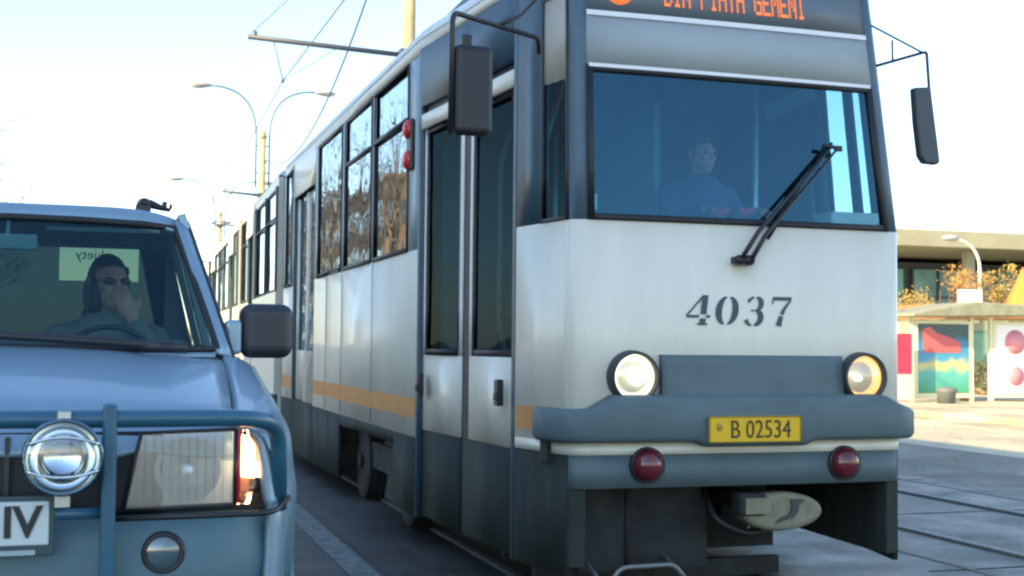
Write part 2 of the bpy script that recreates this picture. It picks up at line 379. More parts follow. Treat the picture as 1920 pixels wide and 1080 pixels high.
# right hand cab side window
fR=lambda y:s_y(y,1)
g=MB(); patch(g,fR(1.05),fR(.90),H,3.12,-.001); patch(g,fR(1.05),fR(.33),3.12,3.36,-.001); patch(g,fR(.60),fR(.33),H,2.08,-.001); patch(g,fR(1.05),fR(.60),H,2.08,-.001); g.build('cab_side_panel',postgrey,T,solid=.05)
g=MB(); frame(g,fR(.90),fR(.33),2.08,3.12,.015,.004); patch(g,fR(.61),fR(.51),2.1,3.1,.003); w_=g.build('cab_side_window',rubber,T,solid=.03)
g=MB(); patch(g,fR(.90),fR(.33),2.08,3.12,-.012); g.build('pane',glass('clear_side_glass',(.8,.9,.88),base=.02,boost=.4),w_)
for sd_ in(-1,1):
    f=lambda y:s_y(y,sd_)
    for y0,y1,hop in wins:
        g=MB(); frame(g,f(y1),f(y0),H,3.40,.035,.006)
        w_=g.build('window',rubber,T,solid=.02)
        p=MB(); patch(p,f(y1),f(y0),H,3.40,-.012); p.build('pane',side_g,w_)
        if hop:
            h=MB(); patch(h,f(y1),f(y0),2.975,3.005,.004); h.build('hopper_rail',rubber,w_,solid=.015)
            h=MB(); patch(h,f(y1),f(y1-.09),3.0,3.39,.003); h.build('hopper_stop',rubber,w_)
# side marker lamps
for sd_ in(-1,1):
    s=s_y(2.62,sd_); x,y,_=wall(s,2.8,.0)
    mk=MB(); mk.box((x+sd_*.015,y,2.79),(.03,.13,.36)); mko=mk.build('marker_lamp',black,T,bevel=.01)
    for z in(2.90,2.68):
        m_=MB(); m_.ball((x+sd_*.03,y,z),(.045,.06,.07)); m_.build('red_lens',redlamp,mko)
# front door (left side): header, posts, two leaves
f=lambda y:s_y(y,-1)
hd=MB(); patch(hd,f(2.43),f(2.38),.2,3.43,-.001,nz=4); patch(hd,f(2.38),f(.66),3.02,3.43,-.001,nz=2); patch(hd,f(.66),f(.60),.2,3.43,-.001,nz=4)
hd.build('door_surround',doorgrey,T,solid=.05)
dk=MB(); patch(dk,f(2.38),f(.66),2.965,3.02,-.03); dk.build('door_track',black,T,solid=.04)
def leaf(y0,y1):   # y0 nearer front
    s1,s0=f(y0),f(y1)
    d=MB(); patch(d,s0,s1,.80,1.31,-.03); do=d.build('door',cream,T,solid=.03)
    d=MB(); patch(d,s0,s1,2.86,2.96,-.03); d.build('top_rail',cream,do,solid=.03)
    for a_,b_ in((s0,s0+.035),(s1-.035,s1)):
        e=MB(); patch(e,a_,b_,1.31,2.86,-.028); e.build('stile',white,do,solid=.03)
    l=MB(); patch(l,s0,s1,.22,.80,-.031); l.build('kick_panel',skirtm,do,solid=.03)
    r_=MB(); frame(r_,s0+.035,s1-.035,1.31,2.86,.04,-.033); r_.build('gasket',rubber,do,solid=.02)
    p=MB(); patch(p,s0+.06,s1-.06,1.33,2.84,-.045); p.build('pane',door_g,do)
    return do
d1=leaf(1.60,2.375); d2=leaf(.665,1.45)
gp=MB(); patch(gp,f(1.60),f(1.45),.22,2.96,-.04); gp.build('door_edge_rubber',rubber,T,solid=.03)
for y,do in((2.28,d1),(.80,d2)):
    x,yy,_=wall(f(y),1.1,-.0); h=MB(); h.box((x-.02,yy,1.11),(.04,.07,.15)); h.box((x-.045,yy-.04,1.09),(.03,.05,.05)); h.build('handle',black,do,bevel=.008)
# second door (left and right)
for sd_ in(-1,1):
    f2=lambda y:s_y(y,sd_)
    for y0,y1 in((7.0,7.74),(7.76,8.52)):
        d=MB(); patch(d,f2(y1),f2(y0),.75,1.3,-.04); patch(d,f2(y1),f2(y1)+(.05 if sd_<0 else -.05),1.3,3.03,-.04); patch(d,f2(y0),f2(y0)-(.05 if sd_<0 else -.05),1.3,3.03,-.04)
        do=d.build('door',alum if 0 else cream,T,solid=.03)
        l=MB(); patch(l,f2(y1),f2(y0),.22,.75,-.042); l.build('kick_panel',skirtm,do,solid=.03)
        p=MB(); patch(p,f2(y1),f2(y0),1.3,3.03,-.055); p.build('pane',side_g,do)
    for a_,b_ in((7.0,6.95),(8.55,8.52)):
        e=MB(); patch(e,f2(a_),f2(b_),.2,3.05,.0); e.build('door_post',doorgrey,T,solid=.04)
# cab quarter: pillar, quarter window and blind
for sd_ in(-1,1):
    f=lambda y:s_y(y,sd_)
    q=MB()
    if sd_<0: patch(q,f(.60),f(.33),H,3.36,-.001)
    patch(q,f(.33),f(.06),3.30,3.36,-.001); q.build('cab_pillar',doorgrey if sd_<0 else postgrey,T,solid=.05)
    q=MB(); frame(q,f(.33),f(.062),H,3.30,.022,.003); qo=q.build('quarter_window',rubber,T,solid=.02)
    p=MB(); patch(p,f(.33),f(.062),H,2.82 if sd_<0 else 3.30,-.01); p.build('pane',door_g if sd_<0 else MATS['clear_side_glass'],qo)
    if sd_<0:
        b=MB(); patch(b,f(.325),f(.065),2.80,3.30,-.004); b.build('blind',blindc,qo,solid=.01)
for sg in(-1,1):
    q=MB(); a,b_=s_y(.06,sg),s_x(sg*.90)
    patch(q,a,b_,H,3.42,.0); q.build('corner_post',postgrey,T,solid=.06)
# windscreen
a,b_=s_x(-.90),s_x(.90)
q=MB(); frame(q,a,b_,H,2.875,.035,.006); ws=q.build('windscreen',rubber,T,solid=.03)
p=MB(); patch(p,a,b_,H+.01,2.87,-.01,nz=4); p.build('pane',screen_g,ws)
q=MB(); patch(q,a,b_,2.875,3.165,.0); bl=q.build('sun_blind_panel',blindm,T,solid=.02)
q=MB(); patch(q,a+.01,b_-.01,2.862,2.882,.008); patch(q,a,b_,3.150,3.178,.008); q.build('white_trim_strip',white,bl)
q=MB(); patch(q,a,b_,3.178,3.42,-.002); disp=q.build('destination_display',ledoff,T,solid=.03)
FONT={'D':"1E 11 11 11 11 11 1E",'I':"0E 04 04 04 04 04 0E",'N':"11 19 15 15 13 11 11",'P':"1E 11 11 1E 10 10 10",'A':"0E 11 11 1F 11 11 11",'T':"1F 04 04 04 04 04 04",'G':"0E 11 10 17 11 11 0F",'E':"1F 10 10 1E 10 10 1F",'M':"11 1B 15 15 11 11 11",' ':"00 00 00 00 00 00 00"}
txt="DIN PIATA GEMENI"; cell=.0107; m_=MB(); x0=-.62
z0=3.245
for ci,ch in enumerate(txt):
    if ch==' ': m_.build('display_word',led,disp); m_=MB(); continue
    rows=[int(h_,16) for h_ in FONT[ch].split()]
    for r_i,row in enumerate(rows):
        for b in range(5):
            if row>>(4-b)&1:
                x=x0+.20+(ci*5.75+b)*cell*.94; z=z0+(6-r_i)*.021
                px,py,_=wall(s_x(x),z,.004)
                m_.box((px,py,z),(cell*.86,.004,.0175))
m_.build('display_word',led,disp)
px,py,_=wall(s_x(-.70),3.28,.004); m_=MB(); m_.lathe([(0,-.006),(.085,-.006),(.085,.0),(0,.0)],(px,py,3.305),n=24); m_.build('route_disc',led,disp)
# bumper (rubber grey) : wraps the front
def bprof(s_,t): pass
bm=MB(); ns=40; sa,sb=s_y(.34,-1),s_y(.34,1)
def bring(s,top,bot,dep,rd=.05):
    x,y,_=wall(s,1.0,0); x2,y2,_=wall(s,1.0,1.0); nx,ny=x2-x,y2-y
    out=[]
    for (d,z) in((0,top),(dep-rd,top),(dep-.012,top-rd*.35),(dep,top-rd),(dep,bot+rd),(dep-.012,bot+rd*.35),(dep-rd,bot),(0,bot)):
        out.append((x+nx*d,y+ny*d,z))
    return out
rr=[]
for i in range(ns+1):
    s=lerp(sa,sb,i/ns); x,y,_=wall(s,1)
    e=min(1,min(i,ns-i)/2.0); dep=.03+.065*e**.5
    ax=abs(x-.02)
    top=1.055 if ax>.93 else lerp(1.13,1.055,max(0,min(1,(ax-.80)/.13)))
    bot=.885 if ax>.34 else .858
    rr.append(bring(s,top,bot,dep*1.0,.028))
vs=[p for r_ in rr for p in r_]
bm.add(vs,[(i*8+k,(i+1)*8+k,(i+1)*8+k+1,i*8+k+1) for i in range(ns) for k in range(7)],True)
bm.add(rr[0],[tuple(range(8))]); bm.add(rr[-1],[tuple(range(8))])
bump=bm.build('bumper',tgrey,T)
up=MB()
def upl(u,v):
    x=lerp(-.50,.575,u); z=lerp(1.08,1.338,v); px,py,_=wall(s_x(x),z,.055-.02*v+.0); return (px,py,z)
up.grid(upl,12,6)
tops=[upl(i/12,1) for i in range(13)]; bots=[upl(i/12,0) for i in range(13)]
up.add(tops+[(x,y+.07,z) for x,y,z in tops],[(i,i+1,14+i,13+i) for i in range(12)])
for u in(0,1):
    e=[upl(u,j/6) for j in range(7)]; up.add(e+[(x,y+.07,z) for x,y,z in e],[(i,i+1,8+i,7+i) for i in range(6)])
up.build('bumper_centre',tgrey,T)
cr=MB(); patch(cr,s_y(.59,-1),s_y(.59,1),.818,.875,.004); cr.build('cream_lip',cream,T,solid=.01)
# headlamps
for x,lm,kk in((-.655,lampwarm,0),(.712,lampwarm2,1)):
    px,py,_=wall(s_x(x),1.22,0)
    h=MB(); h.lathe([(.117,-.02),(.118,-.066),(.124,-.074),(.133,-.064),(.138,-.02),(.141,.02)],(x,py,1.222)); ho=h.build('headlight',mat('headlamp_rim',(.035,.042,.048),.5),T)
    r_=MB(); r_.lathe([(.119,-.03),(.10,-.006),(.05,.015),(.0,.02)],(x,py,1.222)); r_.build('reflector',lm,ho)
    r_=MB(); r_.lathe([(.119,-.045),(.08,-.062),(.04,-.070),(.0,-.073)],(x,py,1.222)); r_.build('lens',lens_g,ho)
    r_=MB(); r_.ball((x-(.03 if kk else -.02),py-.03,1.222-.005),(.022 if kk else .045,.02,.018 if kk else .04)); r_.build('bulb',mat('lit_filament',(.8,.7,.5),.3,emit=(1,.86,.62),estr=1.2),ho)
for x,z in((-.568,.764),(.603,.755)):
    px,py,_=wall(s_x(x),z,0); h=MB(); h.lathe([(.0,-.075),(.04,-.072),(.07,-.055),(.082,-.03),(.084,.01)],(x,py,z)); ho=h.build('red_fog_lamp',redlens,T)
    h=MB(); h.lathe([(.084,-.02),(.094,-.025),(.096,.01)],(x,py,z)); h.build('rim',black,ho)
# licence plate
h=MB(); h.box((.0,-.112,.951),(.54,.012,.138)); po=h.build('licence_plate',yplate,T,bevel=.006)
h=MB()
for a_ in((.0,1.016,.54,.006),(.0,.886,.54,.006)): h.box((a_[0],-.120,a_[1]),(a_[2],.004,a_[3]))
for xx in(-.267,.267): h.box((xx,-.120,.951),(.006,.004,.136))
h.build('border',mat('plate_border',(.25,.15,.01),.5),po)
text("B 02534",.135,'registration',mat('plate_letters',(.05,.04,.01),.6),po,(.03,-.120,.947),(PI/2,0,0),sx=.80)
h=MB(); h.ball((-.21,-.120,.965),(.018,.004,.022)); h.build('crest',mat('plate_crest',(.35,.2,.02),.5),po)
# fleet number 4037 in a stencil serif face, slightly italic
fn=MB(); nm=mat('number_paint',(.045,.065,.08),.5)
def seg(pts,wd):  # ribbon with varying widths in xz
    n=len(pts); L_=[];R_=[]
    for i,(x,z) in enumerate(pts):
        a=pts[max(0,i-1)]; b=pts[min(n-1,i+1)]; dx,dz=b[0]-a[0],b[1]-a[1]; l=math.hypot(dx,dz) or 1
        w_=wd[i] if isinstance(wd,(list,tuple)) else wd
        L_.append((x-dz/l*w_/2,z+dx/l*w_/2)); R_.append((x+dz/l*w_/2,z-dx/l*w_/2))
    return L_+R_[::-1],n
def glyph(ox,strokes):
    for k_,(pts,wd) in enumerate(strokes):
        pl,n=seg(pts,wd)
        P=[]
        for (x,z) in pl:
            xx=ox+x*.145+z*.145*.14; zz=1.497+z*.158
            P.append((xx,-.0035-.0005*k_,zz))
        fn.add(P,[(i,i+1,2*n-2-i,2*n-1-i) for i in range(n-1)])
def arc(cx,cz,rx,rz,a0,a1,n=12): return [(cx+rx*math.cos(R(lerp(a0,a1,i/n))),cz+rz*math.sin(R(lerp(a0,a1,i/n)))) for i in range(n+1)]
def wid(n,a,b): return [a+(b-a)*abs(math.sin(PI*i/(n))) for i in range(n+1)]
glyph(-.352,[([(.0,.30),(.60,1.0)],.07),([(.0,.29),(.5,.29)],.09),([(.78,.29),(.95,.29)],.09),([(.66,.0),(.66,.22)],.24),([(.66,.36),(.66,1.0)],.24),([(.46,.03),(.86,.03)],.06)])
glyph(-.185,[(arc(.45,.5,.33,.46,100,260),wid(12,.05,.26)),(arc(.47,.5,.33,.46,80,-80),wid(12,.05,.26))])
glyph(-.02,[(arc(.42,.74,.27,.23,165,100,5),[.16,.14,.12,.1,.08,.07]),(arc(.42,.74,.27,.23,80,-75),wid(12,.06,.22)),(arc(.42,.27,.31,.26,80,-80),wid(12,.06,.24)),(arc(.42,.27,.30,.26,-100,-165,5),[.07,.08,.1,.12,.15,.18]),([(.28,.52),(.44,.52)],.05)])
glyph(.135,[([(.08,.94),(.86,.94)],.12),([(.10,.74),(.10,1.0)],.05),([(.84,.90),(.62,.62),(.52,.40)],[.07,.12,.17]),([(.50,.34),(.44,.0)],[.18,.24])])
fno=fn.build('fleet_number',nm,T,fix=False)
# wiper
wp=MB(); P0=(-.035,-.05,1.845)
wp.ball((-.055,-.04,1.845),(.035,.03,.028)); wp.ball((.0,-.04,1.845),(.035,.03,.03)); wp.box((-.03,-.02,1.845),(.11,.04,.035))
wo=wp.build('wiper',black,T)
wp=MB(); wp.tube([(-.055,-.06,1.85),(.05,-.055,2.0),(.545,.015,2.50)],[.013,.012,.007]); wp.tube([(.0,-.06,1.84),(.09,-.055,1.98),(.56,.01,2.47)],[.014,.012,.007])
wp.tube([(.49,.02,2.50),(.59,.02,2.49)],.011); wp.build('arm',black,wo)
wp=MB(); wp.tube([(.12,-.03,1.965),(.33,-.01,2.27),(.56,.045,2.52)],.009); wp.tube([(.14,-.018,2.02),(.55,.06,2.50)],.006)
wp.box((.585,.02,2.487),(.04,.02,.03)); wp.build('blade',rubber,wo)
# mirrors
mr=MB(); mr.tube(bend([(-1.06,.36,2.97),(-1.10,.25,3.02),(-1.75,-.42,2.935),(-1.755,-.42,2.36)],.05),.013)
mr.tube(bend([(-1.02,.45,3.32),(-1.30,-.02,3.05),(-1.42,-.08,2.985)],.05),.011)
mo=mr.build('mirror_bracket',black,T)
mr=MB(); mr.box((-1.645,-.40,2.575),(.195,.07,.43)); mr.build('mirror',black,mo,bevel=.035,seg=4)
mr=MB(); mr.box((-1.665,-.35,2.70),(.05,.05,.30)); mr.build('mirror_clamp',black,mo,bevel=.01)
mr=MB(); mr.tube(bend([(.93,.20,3.01),(1.235,.12,3.105),(1.25,.12,2.90),(1.31,.12,2.46)],.02),.009)
mr.tube([(.92,.22,3.26),(1.20,.12,3.10)],.006); mr.tube([(1.04,.17,3.045),(1.045,.18,3.17)],.006)
mo=mr.build('mirror_bracket',black,T)
mr=MB(); mr.prism([(1.135,2.885),(1.245,2.895),(1.305,2.47),(1.295,2.445),(1.205,2.45),(1.175,2.49),(1.15,2.68)],'y',.09,.15)
mr.build('mirror',mat('mirror_housing',(.05,.06,.075),.5),mo,bevel=.012,seg=3)
# underframe, coupler, guard
u=MB(); u.box((0,4.7,.83),(2.1,9.0,.12)); u.box((0,1.4,.55),(1.5,.06,.45)); u.box((-.25,.9,.62),(.5,.5,.22)); u.box((.5,1.1,.5),(.3,.3,.3))
u.tube([(-.55,.3,.62),(-.55,.3,.2)],.018); u.tube([(-.85,.35,.58),(-.6,.35,.60)],.04)
u.box((-.45,.75,.42),(.75,.9,.5)); u.box((.1,1.6,.3),(1.9,.05,.5)); uo=u.build('underframe',under,T)  # boxes added to darken the gap under the tram front
for yb in(4.25,):
    b=MB()
    for sy in(-.9,.9):
        for sx in(-.745,.745):
            b.lathe([(0,-.06),(.33,-.06),(.34,-.045),(.34,.045),(.37,.05),(.37,.075),(0,.075)],(sx-.26,yb+sy,.345),axis='x',n=24)
        b.tube([(-1.1,yb+sy,.345),(.6,yb+sy,.345)],.07)
    b.box((-.98,yb,.42),(.12,2.2,.22)); b.box((.5,yb,.42),(.12,2.2,.22)); b.box((-.25,yb,.5),(1.5,.5,.2))
    b.build('bogie',under,T)
ub=MB()
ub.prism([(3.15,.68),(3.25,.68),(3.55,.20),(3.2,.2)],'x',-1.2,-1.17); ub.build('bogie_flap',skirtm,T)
cp=MB(); pts=[(.235+.255*math.cos(a_)*(1 if math.cos(a_)>0 else .92)+.0,.495+.105*math.sin(a_)+ (.0)) for a_ in [2*PI*i/28 for i in range(28)]]
cp.prism(pts,'y',.02,.14); cpo=cp.build('coupler',ycoup,T,bevel=.03,seg=3)
cp=MB(); cp.prism([(.285,.565),(.37,.56),(.33,.535),(.325,.50),(.30,.465),(.19,.437),(.22,.462),(.275,.48),(.29,.52)],'y',.005,.022); cp.build('hook',mat('coupler_hook_grey',(.05,.055,.05),.7),cpo)  # hook in a darker grey than the coupler
cp=MB()
for k in range(5): cp.ball((.03+.0*k,.016,.42+.035*k),(.008,.008,.008),6,4)
cp.box((.07,.0,.535),(.15,.05,.085)); cp.build('coupler_head',ycoup,cpo,bevel=.012)
cp=MB(); cp.tube(bend([(-.1,.3,.62),(-.12,.12,.45),(.05,.1,.37),(.3,.2,.38),(.38,.5,.5)],.08),.018); cp.build('hose',rubber,cpo)
cp=MB(); cp.box((.20,.5,.52),(.12,.8,.10)); cp.box((.05,.05,.54),(.16,.12,.12)); cp.build('drawbar',ycoup if 0 else under,cpo,bevel=.02)
gd=MB(); gd.tube(bend([(-.80,-.02,.14),(-.72,-.02,.245),(-.42,-.02,.25),(-.33,-.02,.14)],.04),.013); gd.tube([(-.8,-.02,.14),(-.8,.5,.3)],.012); gd.tube([(-.33,-.02,.14),(-.33,.5,.3)],.012); gd.build('guard_hoop',mat('galvanised',(.22,.23,.23),.45,metal=.5),T)
lf=MB(); lf.box((-.25,.55,.12),(1.5,.05,.10)); lf.build('life_guard',under,T)
# cab interior
for nm_,z,dy in(('floor',.88,0),('ceiling',3.38,.25)):
    it=MB(); it.quad((-.90,.1+dy,z),(.90,.1+dy,z),(1.0,.6+dy,z),(1.16,2.43,z),(1.19,9.3,z),(-1.19,9.3,z),(-1.16,2.43,z),(-1.0,.6+dy,z)); it.build(nm_,teal,T)
it=MB(); it.box((.1,2.47,2.13),(2.3,.04,2.45)); it.box((-.05,1.75,1.9),(.04,1.4,2.0)); it.build('bulkhead',teal,T)
it=MB(); it.box((.05,.32,1.92),(1.75,.38,.14)); it.box((.05,.42,1.4),(1.7,.2,1.0)); it.build('dashboard',mat('dash_plastic',(.03,.07,.10),.6),T,bevel=.03)
it=MB(); it.box((.90,.42,2.09),(.34,.20,.17)); it.build('cab_box',mat('pale_green_box',(.72,.85,.62),.5),T,bevel=.015)
it=MB(); it.tube([(.60,1.0,.9),(.60,1.0,3.3)],.02); it.tube([(-.55,1.5,.9),(-.55,1.5,3.3)],.018); it.tube([(-.72,2.0,1.0),(-.62,1.4,2.9)],.02); it.build('grab_pole',alum,T)
it=MB(); it.box((.64,.65,2.86),(.36,.03,.09),Matrix.Rotation(R(-26),3,'Y')); it.build('cab_partition_frame',mat('partition_blue',(.015,.05,.09),.6),T)
it=MB(); it.box((-.83,.16,2.145),(.07,.02,.085)); it.build('ticket_card',mat('ticket_paper',(.8,.78,.62),.6,emit=None),T)
fw=MB()
for x,z in((-.07,2.115),(-.03,2.13),(.09,2.12),(.12,2.135),(.07,2.135)): fw.ball((x,.17,z),(.028,.02,.022),8,6)
fwo=tag(fw.build('flowers',mat('pink_petals',(.65,.05,.14),.7),None,loc=(CX,CY,0)),'small pink flowers lying at the foot of the tram windscreen','flowers')
it=MB(); it.box((1.06,1.6,1.47),(.03,1.5,1.14)); it.box((1.05,1.75,2.7),(.03,1.3,1.25)); it.build('cab_wall_lining',mat('dark_lining',(.03,.07,.085),.7,noise_amt=.3,nscale=4),T)
for y_,z_ in((1.95,2.0),(1.05,2.0)):
    it=MB(); it.tube(bend([(-.62,y_,.95),(-.78,y_,1.5),(-.78,y_,2.6),(-.6,y_,3.2)],.1),.018); it.build('handrail',mat('pale_rail',(.45,.5,.48),.4),T)
it=MB(); it.box((-.80,1.5,.60),(.5,1.6,.10)); it.box((-.70,1.5,.76),(.4,1.6,.22)); it.build('door_step',mat('step_tread',(.05,.06,.06),.8),T)
it=MB(); it.box((-.40,2.0,1.55),(.16,.12,.24)); it.build('ticket_machine',mat('machine_red',(.45,.06,.04),.5),T,bevel=.02)
for y_ in(3.96,5.35,6.2):
    x_,yy_,_=wall(s_y(y_,-1),1.4,.001); it=MB(); it.box((x_,yy_,1.39),(.004,.006,1.27)); it.build('panel_seam',under,T)
# seat behind the wheel
it=MB(); it.box((.20,1.08,1.78),(.48,.46,.12)); it.box((.20,1.34,2.14),(.46,.10,.66)); it.build('driver_seat',seatm,T,bevel=.04)
# passenger seats silhouettes
for yy in (3.2,4.0,4.8,5.6,6.4):
    for xx in(-.85,.85):
        it=MB(); it.box((xx,yy,1.32),(.42,.42,.08)); it.box((xx,yy+.2,1.65),(.42,.06,.62)); it.box((xx,yy,1.1),(.06,.3,.4)); it.build('passenger_seat',seatm,T,bevel=.03)

# rear sections
def section(y0,y1,dx,layout,name):
    """rear section of the tram; layout of (kind,start,end) along y"""
    W=1.247
    def q(mb,a,b,z0,z1,off=0):
        for s_ in(-1,1):
            x0_=s_*(W+off)+dx(a); x1_=s_*(W+off)+dx(b); mb.quad((x0_,a,z0),(x1_,b,z0),(x1_,b,z1),(x0_,a,z1))
    bd=MB(); sk_=MB(); st_=MB(); pl=MB()
    cur=y0
    solid=[]; 
    for k,a,b in layout:
        if k=='door': solid.append((cur,a)); cur=b
    solid.append((cur,y1))
    for a,b in solid:
        if b-a<.01: continue
        q(bd,a,b,.73,H); q(bd,a,b,3.38,3.52); q(sk_,a,b,.16,.73); q(st_,a+.01,b-.01,.865,1.0,.003)
    for k,a,b in layout:
        if k=='door': q(bd,a,b,3.05,3.52)
    ends=[]
    for e in(y0,y1):
        bd.quad((-W+dx(e),e,.3),(W+dx(e),e,.3),(W+dx(e),e,3.52),(-W+dx(e),e,3.52))
    bo_=bd.build(name,cream,T,solid=.02)
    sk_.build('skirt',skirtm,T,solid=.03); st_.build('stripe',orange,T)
    r_=MB(); prof=[(-W,3.5),(-W+.02,3.56),(-W+.10,3.61),(-W+.4,3.66),(-W+.7,3.68),(W-.7,3.68),(W-.4,3.66),(W-.1,3.61),(W-.02,3.56),(W,3.5)]
    vs=[(x+dx(y),y,z) for y in(y0,y1) for x,z in prof]; n=len(prof)
    r_.add(vs,[(i,i+1,n+i+1,n+i) for i in range(n-1)],True); r_.add(vs[:n],[tuple(range(n))]); r_.add(vs[n:],[tuple(range(n))]); r_.build('roof',roofpaint,T)
    # pillars between windows, darkened to stand for shade on the rear sections
    wn=[(a,b) for k,a,b in layout if k=='win']; prev=y0
    edges=sorted([(a,b) for k,a,b in layout])
    for a,b in edges+[(y1,y1)]:
        if a-prev>.005:
            for s_ in(-1,1):
                pl=MB(); xa,xb=s_*(W-.002)+dx(prev),s_*(W-.002)+dx(a); pl.quad((xa,prev,H),(xb,a,H),(xb,a,3.38),(xa,prev,3.38)); pl.build('window_pillar',mat('pillar_paint_shaded',(.05,.075,.09),.4),T,solid=.03)
        prev=b
    for k,a,b in layout:
        for s_ in(-1,1):
            def Q(mb,a,b,z0,z1,off): mb.quad((s_*(W+off)+dx(a),a,z0),(s_*(W+off)+dx(b),b,z0),(s_*(W+off)+dx(b),b,z1),(s_*(W+off)+dx(a),a,z1))
            g=MB()
            if k=='win':
                w_=.045
                for aa,bb,z0,z1 in((a,a+w_,H,3.38),(b-w_,b,H,3.38),(a+w_,b-w_,H,H+.04),(a+w_,b-w_,3.34,3.38),(a+w_,b-w_,2.97,3.0)): Q(g,aa,bb,z0,z1,.006)
                wo_=g.build('window',rubber,T,solid=.02); p=MB(); Q(p,a,b,H,3.38,-.012); p.build('pane',side_g,wo_)
            else:
                md=(a+b)/2
                for aa,bb in((a+.02,md-.02),(md+.02,b-.02)):
                    g=MB(); Q(g,aa,bb,.75,1.3,-.04)
                    do=g.build('door',cream,T,solid=.03); p=MB(); Q(p,aa,bb,1.3,3.03,-.055); p.build('pane',side_g,do); p=MB(); Q(p,aa,bb,.2,.75,-.042); p.build('kick_panel',skirtm,do,solid=.02)
def dx1(y): return .020*(y-9.4)
section(10.15,15.9,dx1,[('win',10.25,11.6),('win',11.66,13.1),('door',13.5,14.8),('win',14.9,15.75)],'middle_body')
section(16.65,26.2,dx1,[('win',16.75,17.8),('door',17.9,19.2),('win',19.3,20.7),('win',20.76,22.2),('win',22.26,23.7),('door',23.9,25.2),('win',25.3,26.1)],'rear_body')
for a,b in((9.4,10.15),(15.9,16.65)):
    bl=MB(); nn=8
    for i in range(nn):
        y_=lerp(a,b,(i+.5)/nn); w_=1.17 if i%2 else 1.10
        bl.box((dx1(y_),y_,2.0),(w_*2,(b-a)/nn*1.02,3.0))
    bl.build('bellows',mat('bellows_rubber',(.035,.045,.05),.8),T)
u=MB(); u.box((dx1(18),18,.8),(2.0,16,.15)); u.build('underframe',under,T)
for yb in(9.8,16.2,23):
    b=MB()
    for sy in(-.9,.9):
        for sx in(-.745,.745): b.lathe([(0,-.06),(.33,-.06),(.34,.05),(.37,.06),(0,.06)],(sx-.2,yb+sy,.345),axis='x',n=20)
    b.box((-.95,yb,.42),(.1,2.2,.2)); b.build('bogie',under,T)

# ------------------------------------------------------------ people
def remeshed(mb,vox,smooth=6):
    me=bpy.data.meshes.new('tmp'); me.from_pydata([tuple(v) for v in mb.v],[],mb.f)
    o=bpy.data.objects.new('tmp',me); C.objects.link(o); md=o.modifiers.new('r','REMESH'); md.mode='VOXEL'; md.voxel_size=vox
    bpy.context.view_layer.update()
    me2=bpy.data.meshes.new_from_object(o.evaluated_get(bpy.context.evaluated_depsgraph_get())); bpy.data.objects.remove(o)
    b=bmesh.new(); b.from_mesh(me2)
    for _ in range(smooth): bmesh.ops.smooth_vert(b,verts=b.verts,factor=.5,use_axis_x=True,use_axis_y=True,use_axis_z=True)
    for f_ in b.faces: f_.smooth=True
    b.to_mesh(me2); b.free(); return me2
def limb(mb,pts,rad,n=12):
    P=[];Rr=[]
    for i in range(len(pts)-1):
        a,b=Vector(pts[i]),Vector(pts[i+1])
        for t in(0,.25,.5,.75): P.append(a.lerp(b,t)); Rr.append(lerp(rad[i],rad[i+1],t))
    P.append(Vector(pts[-1])); Rr.append(rad[-1]); mb.tube(P,Rr,n)
    for p,r_ in zip(pts,rad): mb.ball(p,r_,n,8)
def hand(mb,wr,d,palm_n,curl=.6):
    """wrist point, direction of fingers, palm normal"""
    wr=Vector(wr); d=Vector(d).normalized(); nrm=Vector(palm_n).normalized(); s=d.cross(nrm).normalized()
    M=Matrix((s,d,nrm)).transposed()
    mb.ball(wr+d*.05,(.043,.055,.017),12,8,M)
    for k,(o_,ln) in enumerate(((-.032,.062),(-.011,.074),(.011,.078),(.032,.068))):
        p=wr+d*.088+s*o_; a=0; pts=[p]
        for j,fr_ in enumerate((.45,.32,.23)):
            a+=curl*(.55+.1*k); dd=(d*math.cos(a)+nrm*math.sin(a)); p=p+dd*ln*fr_; pts.append(p)
        limb(mb,pts,[.0095,.009,.0085,.0075],8)
    p=wr+d*.025-s*.035; limb(mb,[p,p+(d*.7-s*.6+nrm*.2).normalized()*.035,p+(d*.9-s*.4+nrm*.4).normalized()*.062],[.0125,.011,.009],8)
